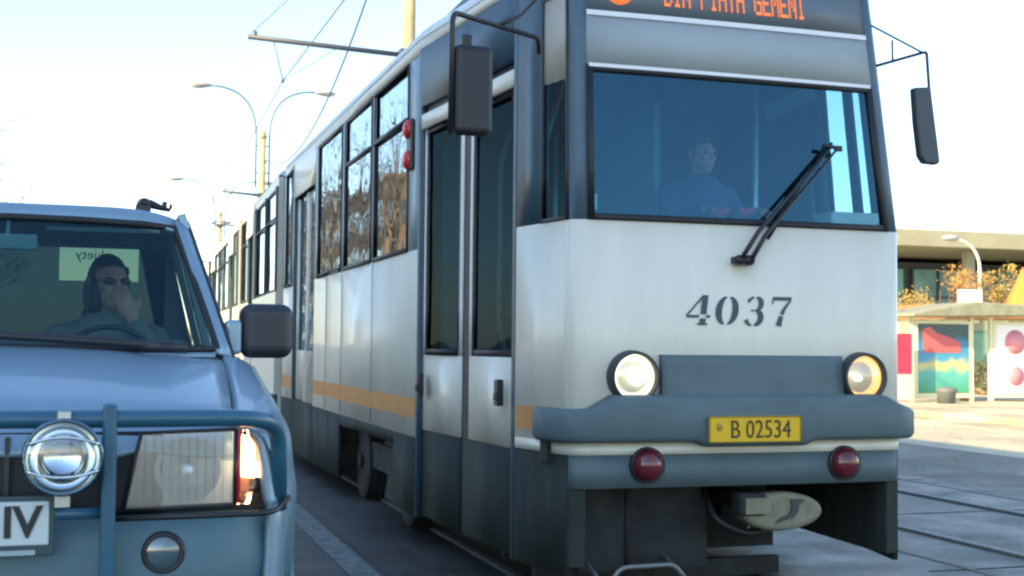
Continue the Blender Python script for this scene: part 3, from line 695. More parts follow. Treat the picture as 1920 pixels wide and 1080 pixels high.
def person(loc,label,face,skinm,clothm,hairmat,arms,yaw=0,hair_long=False,glasses=False):
    """seated figure, origin at the seat, facing -y"""
    root=None
    b=MB()
    limb(b,[(0,.0,.08),(0,.0,.25),(0,-.01,.42),(0,0,.50)],[.15,.13,.16,.10],16)
    b.ball((0,0,.40),(.20,.12,.15),16,10); b.ball((0,.0,.10),(.18,.15,.12),16,10)
    limb(b,[(0,.0,.5),(0,-.01,.60)],[.062,.055])
    for s_ in(-1,1):
        limb(b,[(s_*.09,0,.08),(s_*.13,-.43,.10),(s_*.13,-.50,-.33)],[.085,.06,.04]); limb(b,[(s_*.13,-.50,-.36),(s_*.14,-.66,-.38)],[.04,.03])
        limb(b,[(s_*.10,0,.47),(s_*.19,0,.455)],[.06,.06])
    J=MB(); limb(J,[(0,.0,.08),(0,.0,.25),(0,-.01,.42),(0,0,.49)],[.165,.15,.175,.09],16); J.ball((0,0,.40),(.215,.135,.16),16,10)
    for s_,(el,wr,hd_,pn) in zip((-1,1),arms):
        sh=(s_*.19,0,.455); limb(b,[sh,el,wr],[.052,.042,.028]); 
        hand(b,wr,hd_,pn,.55); 
        w2=Vector(el).lerp(Vector(wr),.86); limb(J,[(s_*.10,0,.47),sh,el,tuple(w2)],[.07,.07,.058,.044])
    # head built into the same surface
    Mh=Matrix.Rotation(face,3,'Z'); hc=Vector((0,-.02,.70))
    def hp(x,y,z): return hc+Mh@Vector((x,y,z))
    b.ball(hc,(.076,.096,.115),18,14,Mh); b.ball(hp(0,-.035,-.055),(.058,.062,.062),14,10,Mh); b.ball(hp(0,-.072,-.098),(.028,.022,.02),10,8,Mh)
    b.ball(hp(0,-.105,-.012),(.0115,.018,.026),10,8,Mh); b.ball(hp(0,-.112,-.03),(.016,.014,.012),10,8,Mh)
    b.ball(hp(0,-.092,.022),(.05,.012,.012),10,8,Mh)
    for s_ in(-1,1): b.ball(hp(s_*.078,.005,-.005),(.010,.02,.032),10,8,Mh); b.ball(hp(s_*.038,-.078,-.025),(.022,.018,.018),10,8,Mh)
    b.ball(hp(0,-.093,-.062),(.026,.010,.007),10,8,Mh); b.ball(hp(0,-.090,-.074),(.022,.010,.007),10,8,Mh)
    me=remeshed(b,.0075,3); me.materials.append(skinm)
    o=bpy.data.objects.new('person',me); C.objects.link(o); o.location=loc; o.rotation_euler=(0,0,yaw); tag(o,label,'person')
    me=remeshed(J,.012,4); me.materials.append(clothm); j=bpy.data.objects.new('jacket',me); C.objects.link(j); j.parent=o
    e=MB()
    for s_ in(-1,1): e.ball(hp(s_*.031,-.083,.002),(.013,.010,.008),10,8,Mh)
    e.build('eyes',mat('eye_dark',(.03,.02,.02),.2),o)
    if glasses:
        g_=MB()
        for s_ in(-1,1): g_.ball(hp(s_*.033,-.100,.002),(.026,.006,.017),12,8,Mh); g_.tube([hp(s_*.058,-.097,.006),hp(s_*.083,-.03,.006),hp(s_*.084,.02,.002)],.003,5)
        g_.tube([hp(-.012,-.108,.006),hp(.012,-.108,.006)],.003,5); g_.build('glasses',mat('dark_glasses',(.01,.01,.012),.15),o)
    m_=MB(); m_.ball(hp(0,-.099,-.068),(.022,.006,.003),10,6,Mh); m_.build('mouth',mat('lip',(.35,.10,.09),.5),o)
    h=MB()
    def hf(u,v):
        th=u*PI*.62; a=2*PI*v
        x=.083*math.sin(th)*math.cos(a); y=.104*math.sin(th)*math.sin(a); z=.124*math.cos(th)
        fr_=-y/.104
        if fr_>.35: z=max(z,.052+.03*(fr_-.35)); 
        k=1+.03*noise.noise(Vector((x,y,z))*30)
        return hp(x*k,(y+.006)*k,z*k)
    h.grid(hf,14,28); 
    if hair_long: h.ball(hp(0,.06,-.05),(.085,.06,.13),14,10,Mh); h.ball(hp(.06,.0,-.06),(.03,.06,.11),10,8,Mh); h.ball(hp(-.06,.0,-.06),(.03,.06,.11),10,8,Mh)
    h.build('hair',hairmat,o)
    return o
person((CX+.20,CY+.98,1.86),'tram driver seated behind the tram windscreen with hands resting on the desk',R(18),skin,cloth_b,hairg,
       [((-.26,-.16,.22),(-.17,-.45,.32),(.1,-1,-.1),(0,0,-1)),((.26,-.16,.22),(.17,-.45,.32),(-.1,-1,-.1),(0,0,-1))])

# ------------------------------------------------------------ silver off-road car
KX,KY=-.36,3.45
K=thing('car',(KX,KY,0),'silver off-road car with blue bull bar and a round spot lamp facing the camera','car')
def both(fn):
    for s_ in(1,-1): fn(s_)
def tri(a,b,t): return a+(b-a)*t
# hood surface
def hood(u,v):   # u 0..1 front->cowl, v -1..1
    y=lerp(.02,1.22,u); hw=lerp(.68,.745,u)
    z=lerp(1.195,1.345,u**.8)+.025*math.sin(u*PI)
    if u<.06: z-=(.06-u)*.9
    x=v*hw; z-=.028*abs(v)**3
    bulge=.018*max(0,1-abs(abs(v)-.0)/.62)**.5*math.sin(min(1,u*1.6)*PI*.5)
    return (x,y,z+bulge)
m_=MB(); m_.grid(lambda u,v:hood(u,v*2-1),24,28)
m_.grid(lambda u,v:(hood(0,v*2-1)[0],hood(0,v*2-1)[1]-.02*u,hood(0,v*2-1)[2]-.055*u if abs(v*2-1)<.62 else hood(0,v*2-1)[2]-.04*u),4,28)
m_.build('bonnet',carp,K,solid=.02)
# fenders/side body
def side(u,v,s_):  # u along y, v vertical param
    ys=[-.0,.12,.35,.9,1.3,2.0,2.9,3.72]; i=min(6,int(u*7)); t=u*7-i; y=lerp(ys[i],ys[i+1],t)
    topz=lerp(1.165,1.335,min(1,max(0,y)/1.22)) if y<1.22 else 1.335
    topx=lerp(.685,.752,min(1,max(0,y)/1.22)) if y<1.22 else lerp(.752,.80,min(1,(y-1.22)/.5))
    wide=.90 if y>.4 else lerp(.775,.90,(max(0,y)/.4)**.6)
    pr=[(topx,topz),(topx+(wide-topx)*.35,topz-.006),(topx+(wide-topx)*.75,topz-.04),(wide-.01,topz-.11),(wide,topz-.2),(wide+.01,.95),(wide+.005,.8),(wide-.01,.6),(wide-.03,.42)]
    j=min(7,int(v*8)); t=v*8-j
    return (s_*lerp(pr[j][0],pr[j+1][0],t),y,lerp(pr[j][1],pr[j+1][1],t))
def mk(s_):
    m_=MB(); m_.grid(lambda u,v:side(u,v,s_),28,16); m_.build('fender_and_side',carp,K,solid=.02)
both(mk)
# flares
def mk(s_):
    m_=MB()
    for yc in(.75,2.95):
        pts=[(s_*.86,yc+.44*math.cos(a_),.42+.46*math.sin(a_)) for a_ in [PI*i/12 for i in range(13)]]
        m_.tube(pts,.045,8)
    m_.build('wheel_arch_flare',cartrim,K)
    for yc in(.75,2.95):
        w_=MB(); w_.lathe([(.2,-.10),(.34,-.12),(.37,-.09),(.37,.09),(.34,.12),(.2,.10)],(s_*.74,yc,.37),axis='x',n=28); wo_=w_.build('wheel',tyre,K)
        w_=MB(); w_.lathe([(0,s_*.06),(.06,s_*.10),(.19,s_*.09),(.21,s_*.11),(.21,0)],(s_*.74,yc,.37),axis='x',n=28); w_.build('rim',alum,wo_)
both(mk)
# front face panels
m_=MB(); m_.box((0,.05,1.045),(1.0,.06,.20)); m_.build('grille',mat('grille_black',(.008,.012,.016),.5),K)
for x in(-.36,-.24,-.12,0,.12,.24,.36): m_=MB(); m_.box((x,.012,1.045),(.012,.02,.18)); m_.build('grille_bar',mat('grille_bar_paint',(.02,.035,.045),.35),K)
# front nose frame around lamps
def mk(s_):
    m_=MB(); m_.prism([(s_*.40,1.165),(s_*.73,1.165),(s_*.80,1.12),(s_*.81,.93),(s_*.38,.93)],'y',.06,.12); m_.build('lamp_surround',black,K)
    # headlamp: tapered lens, reflector behind
    y0=-.005
    A=[(s_*.445,1.142),(s_*.685,1.150),(s_*.685,.952),(s_*.405,.945)]
    r_=MB(); r_.prism([(a_,b_) for a_,b_ in A],'y',.045,.055); hl=r_.build('headlight',mat('lamp_reflector',(.80,.84,.84),.45,metal=.25,noise_amt=.15,nscale=14),K)
    r_=MB(); r_.lathe([(.085,.0),(.07,.02),(.045,.035),(.0,.045)],(s_*.565,-.0,1.045),n=28); r_.build('reflector_bowl',chrome,hl)
    r_=MB(); r_.ball((s_*.565,.01,1.045),(.018,.03,.018)); r_.build('bulb',mat('unlit_bulb',(.7,.72,.7),.2),hl)
    r_=MB(); r_.prism(A,'y',-.012,-.006); r_.build('lens',glass('ribbed_lens',(.95,.98,.98),base=.16,boost=1.2,rough=.22),hl)
    r_=MB()
    for k in range(11):
        x=lerp(.455,.675,k/10); zt=1.142; r_.box((s_*x,-.015,1.05),(.003,.004,.17))
    r_.build('lens_rib',lens_g,hl)
    r_=MB(); fr_=[(A[i],A[(i+1)%4]) for i in range(4)]
    for a_,b_ in fr_: r_.tube([(a_[0],-.008,a_[1]),(b_[0],-.008,b_[1])],.006,6)
    r_.build('rim',black,hl)
    # turn signal
    def ts(u,v): x=lerp(.690,.805,u); return (s_*x,-.010+ (.09*u*u),lerp(.952,1.150-.01*u,v))
    t_=MB(); t_.grid(ts,8,4); to=t_.build('turn_signal',glass('amber_clear_lens',(.95,.72,.60),base=.08,boost=1.2),K,solid=.004)
    t_=MB(); t_.grid(lambda u,v:(s_*lerp(.695,.80,u),.05+.03*u,lerp(.955,1.145,v)),4,4); t_.build('reflector',mat('turn_reflector',(.5,.35,.28),.3,metal=.5),to)
    if s_>0:
        t_=MB(); t_.prism([(.702,1.135),(.748,1.138),(.765,1.10),(.768,1.03),(.75,1.015),(.704,1.02)],'y',.02,.03); t_.build('lit_reflector',turnlit,to,bevel=.006)
        t_=MB(); t_.tube([(s_*.695,-.012,.955),(s_*.695,-.012,1.15)],.005,6); t_.tube([(s_*.795,.06,.965),(s_*.795,.06,1.14)],.004,6); t_.build('red_edge',redlamp,to)
both(mk)
# bumper
def bmp(u,v):
    x=lerp(-.86,.86,u); ax=abs(x); y=-.06+ (max(0,ax-.55)/.31)**2*.22; z=lerp(.55+max(0,ax-.35)*.34,.925,v)
    return (x,y-(.03*math.sin(v*PI)),z)
m_=MB(); m_.grid(bmp,40,8); m_.grid(lambda u,v:(bmp(u,1)[0]*(1-.06*v),bmp(u,1)[1]+.16*v,.925+.006*v),40,2); m_.build('bumper',cartrim,K,solid=.02)
m_=MB(); m_.box((0,.0,.60),(1.5,.05,.30)); m_.build('lower_grille',black,K)
def mk(s_):
    h=MB(); c=(s_*.503,-.085,.843); h.lathe([(.040,0),(.048,-.012),(.054,0),(.056,.05)],c,n=24); ho=h.build('fog_lamp',black,K)
    h=MB(); h.lathe([(.041,.0),(.035,.02),(.02,.03),(0,.034)],c,n=24); h.build('reflector',chrome,ho)
    h=MB(); h.lathe([(.042,-.004),(.03,-.009),(0,-.012)],c,n=24); h.build('lens',lens_g,ho)
both(mk)
# bull bar
b=MB(); zt=1.187; yb=-.13
b.tube(bend([(-.81,.05,.93),(-.81,.0,zt-.03),(-.72,yb,zt),(.72,yb,zt),(.80,.0,zt-.03),(.81,.05,.93)],.07),.022,12)
b.tube([(-.80,yb+.03,.945),(.36,yb,.945)],.018,12) if 0 else None
b.tube([(-.36,yb,.955),(.36,yb,.955)],.014,12)
bar=b.build('bull_bar',barm,K)
for s_ in(1,-1):
    v=MB(); v.box((s_*.366,yb-.012,.885),(.036,.03,.68)); v.build('upright',barm,bar,bevel=.008)
    v=MB(); v.tube(bend([(s_*.375,yb+.02,.937),(s_*.78,yb+.04,.937),(s_*.835,.05,.96)],.05),.008,8); v.build('lamp_guard_rail',black,bar)
# licence plate on the bumper
m_=MB(); m_.box((0,-.148,.937),(.46,.010,.106)); pl_=m_.build('licence_plate',mat('white_plate',(.50,.56,.56),.4),K,bevel=.004)
m_=MB(); m_.box((0,-.142,.93),(.485,.010,.145)); m_.build('plate_frame',mat('plate_frame_plastic',(.03,.06,.07),.4),pl_,bevel=.004)
text("IV",.105,'registration',black,pl_,(.168,-.155,.938),(PI/2,0,0),sx=1.0,off=.0025)
text("B 45",.118,'registration',black,pl_,(-.06,-.155,.911),(PI/2,0,0),sx=.9,off=.0025) if 0 else None
m_=MB(); m_.box((.13,-.150,.867),(.14,.003,.012)); m_.build('frame_strip',mat('pale_strip',(.3,.38,.4),.5),pl_)
# spot lamp on the bull bar
for s_ in(1,-1):
    c=(s_*.26,yb-.055,1.10)
    h=MB(); h.lathe([(0,.09),(.05,.085),(.08,.05),(.092,0),(.094,-.02),(.086,-.024),(.084,-.012)],c,n=32); ho=h.build('spot_lamp',mat('lamp_shell',(.12,.2,.26),.15,metal=.9),K)
    h=MB(); h.lathe([(.086,-.006),(.075,.02),(.045,.045),(.0,.055)],c,n=32); h.build('reflector',chrome,ho)
    h=MB(); h.lathe([(.086,-.016),(.06,-.027),(.03,-.031),(0,-.033)],c,n=32); h.build('lens',lens_g,ho)
    h=MB()
    for sg in(1,-1): h.tube([(c[0]+x,c[1]-.03,c[2]+sg*(.030+.018*(1-(x/.085)**2))) for x in [lerp(-.082,.082,i/12) for i in range(13)]],.0035,8)
    h.build('guard_wire',chrome,ho)
    h=MB(); h.box((c[0],c[1]+.02,c[2]+.10),(.03,.05,.016)); h.build('top_bracket',alum,ho)
    h=MB(); h.box((c[0],c[1]+.03,c[2]-.105),(.035,.05,.035)); h.build('foot_bracket',alum,ho)
# greenhouse
WS=[(-.745,1.235,1.35),(.745,1.235,1.35),(.615,1.79,1.845),(-.615,1.79,1.845)]
def wsf(u,v,ins=0,off=0):
    hw=lerp(.745,.61,v)-ins; x=(u*2-1)*hw; y=lerp(1.235,1.80,v)-.06*(1-(u*2-1)**2)+ .0; z=lerp(1.35,1.848,v)+.012*(1-(u*2-1)**2)*v
    return (x,y+off,z)
m_=MB(); m_.grid(lambda u,v:wsf(u,lerp(.02,.985,v),.012),16,10); wso=m_.build('windscreen',car_g,K)
m_=MB()
E_=[wsf(0,t,.010,-.004) for t in(0.01,.3,.6,.97)]+[wsf(t,.985,.010,-.004) for t in(.1,.3,.5,.7,.9)]+[wsf(1,t,.010,-.004) for t in(.97,.6,.3,.01)]+[wsf(t,.012,.010,-.004) for t in(.9,.7,.5,.3,.1)]
m_.tube(E_,.014,8,closed=True); m_.build('windscreen_seal',rubber,wso)
rfm=MB()
def roofc(u,v):
    y=lerp(1.765,3.64,v); x=(u*2-1); ax=abs(x); hw=lerp(.63,.66,min(1,v*3))
    z=1.925+ .02*math.sin(v*PI)-.055*ax**6
    if v<.03: z-=(.03-v)/.03*.045
    if v<.12: z-=(.12-v)*.12
    return (x*hw,y,z)
rfm.grid(roofc,24,24); rfm.build('roof',carp,K,solid=.03)
def mk(s_):
    p=MB(); n=10
    L1=[Vector((s_*lerp(.775,.64,t),lerp(1.20,1.83,t),lerp(1.335,1.868,t))) for t in [i/n for i in range(n+1)]]
    L2=[Vector((s_*lerp(.728,.605,t),lerp(1.215,1.79,t),lerp(1.345,1.868,t))) for t in [i/n for i in range(n+1)]]
    L3=[q+Vector((s_*.025,.07,0)) for q in L1]
    p.add(L1+L2,[(i,i+1,n+2+i,n+1+i) for i in range(n)],True); p.add(L1+L3,[(i,i+1,n+2+i,n+1+i) for i in range(n)],True)
    p.build('a_pillar',carp,K,solid=.02)
    p=MB(); p.tube([q+Vector((s_*.012,.03,.0)) for q in L1],.008,8); p.build('pillar_gutter',black,K)
    # door frames + side glass
    p=MB()
    for y0,y1,t0,t1 in((2.45,2.57,2.45,2.55),(3.58,3.70,3.5,3.62)):
        p.quad((s_*.81,y0,1.33),(s_*.81,y1,1.33),(s_*.665,t1,1.87),(s_*.665,t0,1.87))
    p.quad((s_*.66,1.8,1.84),(s_*.675,3.6,1.84),(s_*.65,3.6,1.91),(s_*.64,1.8,1.90)); p.build('door_pillar',carp,K,solid=.03)
    g=MB(); g.quad((s_*.80,1.30,1.34),(s_*.805,3.6,1.34),(s_*.67,3.52,1.85),(s_*.66,1.84,1.85)); g.build('side_window',glass('car_side_glass',(.30,.42,.42),base=.04),K)
    # mirror
    mm=MB(); mm.box((s_*.925,1.42,1.425),(.20,.11,.205)); mo_=mm.build('door_mirror',mat('mirror_black',(.02,.024,.03),.42),K,bevel=.045,seg=5)
    mm=MB(); mm.box((s_*.80,1.40,1.40),(.06,.09,.13)); mm.build('mirror_arm',carp,mo_,bevel=.015)
    mm=MB(); mm.box((s_*.925,1.478,1.425),(.17,.005,.17)); mm.build('mirror_glass',chrome,mo_,bevel=.002)
both(mk)
# tail
m_=MB(); m_.quad((-.80,3.74,.45),(.80,3.74,.45),(.80,3.74,1.33),(-.80,3.74,1.33)); m_.box((0,3.69,1.36),(1.5,.06,.07)); m_.box((0,3.62,1.90),(1.3,.06,.05))
m_.quad((-.80,3.72,1.33),(-.66,3.72,1.33),(-.52,3.61,1.9),(-.66,3.61,1.9)); m_.quad((.80,3.72,1.33),(.62,3.72,1.33),(.50,3.61,1.9),(.66,3.61,1.9)); m_.build('tailgate',carp,K,solid=.03)
def rw(x,z): return (x,3.70-.18*(z-1.38),z)
rg=MB()
for a_,b_,c_,d_ in((-.68,.10,1.38,1.885),(.10,.64,1.38,1.70),(.50,.64,1.70,1.885)): rg.quad(rw(a_,c_),rw(b_,c_),rw(b_,d_),rw(a_,d_))
rgo=rg.build('rear_window',glass('rear_tint_film',(.014,.024,.026),base=.02),K)
rg=MB(); rg.quad(rw(.10,1.70),rw(.50,1.70),rw(.50,1.885),rw(.10,1.885)); rg.build('clear_pane',glass('rear_clear_glass',(.10,.15,.12),base=.04),rgo)
text("ukiety",.075,'window_sticker',mat('sticker_green',(.04,.16,.10),.6),rgo,(.27,3.607,1.835),(PI/2+R(10),0,0),mirror=True)
m_=MB(); m_.grid(lambda u,v:(lerp(-.72,.72,u),lerp(1.16,1.27,v),lerp(1.335,1.352,v)),8,2); cw=m_.build('cowl',carp,K,solid=.01)
m_=MB()
for i in range(46): m_.box((lerp(-.6,.19,i/45)*1.0,1.19,1.352),(.008,.03,.006))
m_.ball((.0,1.14,1.352),(.014,.012,.008)); m_.build('cowl_vent',black,cw)
m_=MB(); m_.tube([(.60,1.13,1.362),(.35,1.10,1.378),(-.1,1.09,1.402),(-.5,1.11,1.41)],[.014,.016,.013,.008],8); m_.tube([(.62,1.13,1.36),(.44,1.12,1.366)],.02,8)
m_.box((-.15,1.115,1.405),(1.0,.012,.022),Matrix.Rotation(R(2.2),3,'Y')); m_.build('wiper',black,K)
m_=MB(); m_.ball((.485,1.98,1.945),(.032,.08,.028)); m_.box((.480,1.97,1.925),(.06,.12,.03)); m_.tube([(.50,1.98,1.952),(.55,1.98,1.935),(.59,1.98,1.925)],[.02,.013,.007]); m_.box((.565,1.97,1.945),(.02,.03,.03)); m_.box((.59,1.97,1.94),(.012,.03,.022)); m_.build('roof_rail_end',black,K,bevel=.01)
# interior
m_=MB(); m_.box((0,1.42,1.28),(1.40,.42,.10)); m_.box((.38,1.55,1.345),(.36,.12,.05)); m_.build('dashboard',mat('car_dash',(.04,.12,.13),.7),K,bevel=.03)
m_=MB(); m_.lathe([(.185,-.012),(.197,0),(.185,.012),(.173,0),(.185,-.012)],(0,0,0),axis='y',n=28); m_.box((0,0,-.03),(.34,.02,.05)); sw=m_.build('steering_wheel',black,K); sw.location=(.36,1.78,1.27); sw.rotation_euler=(R(-25),0,0)
for x,yy in((.36,2.45),(-.36,2.45),(.36,3.15),(-.36,3.15)):
    m_=MB(); m_.box((x,yy,1.03),(.48,.13,.66)); m_.box((x,yy-.26,.72),(.48,.5,.14)); so_=m_.build('seat',seatm,K,bevel=.05,seg=3)
    m_=MB(); m_.box((x,yy+.02,1.46),(.24,.09,.15)); m_.build('headrest',seatm,so_,bevel=.035,seg=3)
m_=MB(); m_.box((0,3.1,.5),(1.5,1.1,.1)); m_.box((0,2.0,.42),(1.5,1.4,.1)); m_.box((0,1.3,.85),(1.4,.05,.8)); m_.quad((-.6,1.9,1.885),(.6,1.9,1.885),(.6,3.55,1.90),(-.6,3.55,1.90)); m_.build('cabin_lining',mat('headlining',(.10,.20,.21),.9),K)
m_=MB(); m_.box((-.02,1.72,1.755),(.22,.04,.06)); m_.tube([(-.02,1.73,1.78),(-.02,1.78,1.84)],.008); m_.build('rear_view_mirror',mat('mirror_back',(.10,.22,.22),.5),K,bevel=.015)
m_=MB(); m_.box((.33,1.80,1.815),(.42,.12,.015)); m_.box((-.40,1.80,1.815),(.36,.12,.015)); m_.build('sun_visor',mat('visor',(.06,.11,.11),.8),K)
person((KX+.35,KY+2.22,.93),'car driver in grey jumper and dark glasses with one hand raised to the mouth',R(22),skin2,cloth_g,hairm,
       [((-.25,-.20,.24),(-.12,-.40,.36),(.2,-1,.2),(0,0,-1)),((.26,-.22,.28),(.10,-.16,.545),(-.45,.05,.9),(.1,1,.1))],hair_long=True,glasses=True)

# ------------------------------------------------------------ poles, lamps, wires
concrete=mat('concrete_pole',(.38,.31,.18),.8,noise_amt=.2,nscale=5,bump=.2)
lampw=mat('lamp_housing',(.30,.31,.33),.5); wirem=mat('wire',(.06,.08,.10),.5); armm=mat('bracket_arm',(.05,.06,.08),.5); lamparm=mat('lamp_arm_paint',(.09,.13,.17),.5)
def pole(x,y,h,label,d,lamps=True,arm=(-2.7,.35,6.35)):
    p=thing('catenary_pole',(x,y,0),label,'pole',group='catenary poles along the tram track')
    m_=MB(); m_.tube([(0,0,0),(0,0,h)],[d/2*1.05,d/2*.8],16); m_.lathe([(d/2*.9,h-.25),(d/2*1.1,h-.22),(d/2*1.1,h-.14),(d/2*.8,h-.1)],(0,0,0),axis='z',n=16); m_.build('shaft',concrete,p)
    m_=MB(); m_.tube([(arm[0],0,arm[2]+.06),(arm[1],0,arm[2]-.06)],.045,8); m_.box((0,0,arm[2]-.02),(d*1.25,d*1.25,.12)); m_.tube([(arm[0]+.12,0,arm[2]+.05),(arm[0]+.12,0,arm[2]+.16)],.03,6); ao=m_.build('bracket_arm',armm,p)
    m_=MB(); m_.tube([(arm[0]+.05,0,arm[2]+.12),(0,0,h-.4 if h>8 else h-.2)],.008,5); m_.build('stay_wire',wirem,ao)
    m_=MB(); m_.tube([(arm[0]+.42,0,arm[2]+.02),(-2.12,0,5.72)],.010,5); m_.tube([(-1.2,0,arm[2]),(-2.12,0,5.72)],.006,5); m_.ball((-2.12,0,5.72),(.03,.05,.04)); m_.build('wire_hanger',wirem,ao)
    if lamps:
        for s_ in(-1,1):
            q=.22; pts=[(s_*q,0,h-1.9),(s_*q,0,h-.2)]+[tuple(v) for v in arcpts((s_*q,0,h-.1),(s_*(q+.05),0,h+1.45),(s_*1.75,0,h+1.42),10)]
            m_=MB(); m_.tube(pts,.032,8); m_.box((s_*q/2,0,h-.5),(q,.04,.04)); m_.box((s_*q/2,0,h-1.4),(q,.04,.04)); lo=m_.build('lamp_arm',lamparm,p)
            m_=MB(); m_.ball((s_*2.05,0,h+1.42),(.38,.14,.09)); lh=m_.build('lamp_head',lampw,lo)
            m_=MB(); m_.ball((s_*2.12,0,h+1.37),(.26,.11,.07)); m_.build('lamp_glass',mat('lamp_glass',(.35,.34,.3),.2),lh)
    return p
pole(4.76,21,9.6,'thick pale catenary pole behind the front of the tram roof, nearest of the row',.27)
pole(4.72,42.5,8.42+.0,'catenary pole with a pair of curved street lamp arms, the middle pole beyond the tram',.25,arm=(-1.3,.35,6.3))
pole(4.85,61,7.6,'slim catenary pole with paired lamp arms, second smallest in the row beyond the car roof',.25,arm=(-.4,2.3,6.9))
pole(4.85,82,7.6,'farthest catenary pole with paired lamp arms over the tram roof',.25,arm=(-1.0,1.2,6.5))
def wire(pts,label,r=.012,name='overhead_wire'):
    m_=MB(); m_.tube(pts,r,6); tag(m_.build(name,wirem),label,'wire',group='overhead wires above the tram')
def sag(a,b,s,n=16): a,b=Vector(a),Vector(b); return [a.lerp(b,i/n)-Vector((0,0,s*4*(i/n)*(1-i/n))) for i in range(n+1)]
wire(sag((3.0,-12,5.75),(2.64,21,5.72),.1)+sag((2.64,21,5.72),(2.9,42.5,5.7),.15)[1:]+sag((2.9,42.5,5.7),(3.0,61,5.7),.15)[1:],'thin contact wire hanging below the bracket arms over the tram',.010)
wire(sag((4.55,21,9.0),(4.85,42.5,7.45),1.55)+sag((4.85,42.5,7.45),(4.9,61,6.7),1.0)[1:],'dark feeder cable sagging from pole to pole',.02)
wire(sag((4.4,-10,9.6),(4.55,21,9.0),1.0),'dark feeder cable running overhead towards the nearest pole',.02)

# ------------------------------------------------------------ bare trees
bark=mat('bark',(.10,.085,.07),.9,noise_amt=.3,nscale=8)
def bare_tree(x,y,h,label,seed,spread=1,levels=5,group='bare trees along the left pavement'):
    rnd=random.Random(seed); t=thing('tree',(x,y,.1),label,'tree',group=group)
    tr=MB(); br=MB()
    tr.tube([(0,0,0),(.05,.03,h*.12),(-.03,0,h*.28)],[h*.02,h*.016,h*.013],10); tr.build('trunk',bark,t)
    def grow(p,d,l,r,lv):
        pts=[p]; q=p.copy(); dd=d.copy()
        for i in range(3):
            dd=(dd+Vector((rnd.uniform(-.2,.2),rnd.uniform(-.2,.2),rnd.uniform(-.05,.18)))).normalized(); q=q+dd*l/3; pts.append(q.copy())
        r=max(r,.016); br.tube(pts,[r,r*.85,r*.7,r*.5],5 if lv<3 else 3,cap=False)
        if lv>=levels: return
        for k in range(3 if lv>0 else 5):
            i=rnd.choice((1,2,3,3)); a=rnd.uniform(0,2*PI); sp=rnd.uniform(.5,1.0)*spread
            o_=dd.orthogonal().normalized(); o_=Matrix.Rotation(a,3,dd)@o_
            grow(pts[i],(dd+o_*sp).normalized(),l*rnd.uniform(.65,.85),r*.6,lv+1)
    grow(Vector((-.03,0,h*.26)),Vector((0,0,1)),h*.26,h*.013,0)
    br.build('crown',bark,t,fix=False)
bare_tree(-7.2,70,14,'bare tree at the left edge of the photo, tallest branches over the car roof',3)
bare_tree(-10.5,50,13,'bare tree reflected in the tram windows, nearest on the left pavement',5)
bare_tree(-10.5,92,15,'bare tree reflected in the tram windows, farthest on the left pavement',9)
bare_tree(-7.3,82,10,'low bare tree just above the left end of the car roof',12)

# ------------------------------------------------------------ buildings
winm=mat('far_window',(.05,.08,.10),.12); 
def block(name,x0,x1,y0,y1,h,label,wallm,fl=3.0,bay=3.2,faces=('x1','y0'),bal=False,balm=None,roofc_=None):
    b=thing(name,((x0+x1)/2,(y0+y1)/2,0),label,'building'); ox,oy=(x0+x1)/2,(y0+y1)/2
    m_=MB(); m_.box((0,0,h/2),(x1-x0,y1-y0,h)); m_.build('wall',wallm,b)
    m_=MB(); m_.box((0,0,h+.15),(x1-x0+.6,y1-y0+.6,.3)); m_.build('roof',roofc_ or wallm,b)
    win=MB(); bl_=MB()
    nf=int((h-1)/fl)
    cnt=0
    for fc in faces:
        if fc in('x1','x0'):
            nb=int((y1-y0-1)/bay); X=(x1-x0)/2*(1 if fc=='x1' else -1); sg=1 if fc=='x1' else -1
            for i in range(nb):
                for k in range(nf):
                    yy=-(y1-y0)/2+.5+(i+.5)*(y1-y0-1)/nb; z=1.4+k*fl+.3
                    w_=MB(); w_.box((X+sg*.02,yy,z+.1),(.06,1.5,1.4))
                    if cnt<95: wo_=w_.build('window',winm,b); cnt+=1
                    else: win.box((X+sg*.02,yy,z+.1),(.06,1.5,1.4))
                    if bal and i%2==0: bl_.box((X+sg*.5,yy,z-.55),(1.0,2.4,.9))
        else:
            nb=int((x1-x0-1)/bay); Y=-(y1-y0)/2
            for i in range(nb):
                for k in range(nf):
                    xx=-(x1-x0)/2+.5+(i+.5)*(x1-x0-1)/nb; z=1.4+k*fl+.3; w_=MB(); w_.box((xx,Y-.02,z+.1),(1.5,.06,1.4))
                    if cnt<95: w_.build('window',winm,b); cnt+=1
                    else: win.box((xx,Y-.02,z+.1),(1.5,.06,1.4))
    if win.v: tag(win.build('window',winm,b),kind='stuff')
    if bl_.v: bl_.build('balcony',balm or wallm,b)
    return b
brickm=mat('brown_render',(.22,.13,.075),.9,noise_amt=.25,nscale=.8); palem=mat('pale_panel',(.46,.47,.45),.9,noise_amt=.12,nscale=.6)
block('apartment_building',-26,-12,-7.5,12.5,13.2,'pale apartment block shading the tram from the left, outside the frame',palem)
block('apartment_building',-30,-15,86,120,13,'brown apartment block mirrored low in the tram side windows',brickm,bal=True,balm=palem)
block('apartment_building',-36,-17,130,175,17,'grey tower block mirrored high in the tram side windows',mat('blue_grey_panel',(.20,.25,.30),.9,noise_amt=.12,nscale=.6),bal=True)
bare_tree(-9.5,60,12,'bare tree mirrored in the front pair of tram side windows',15)
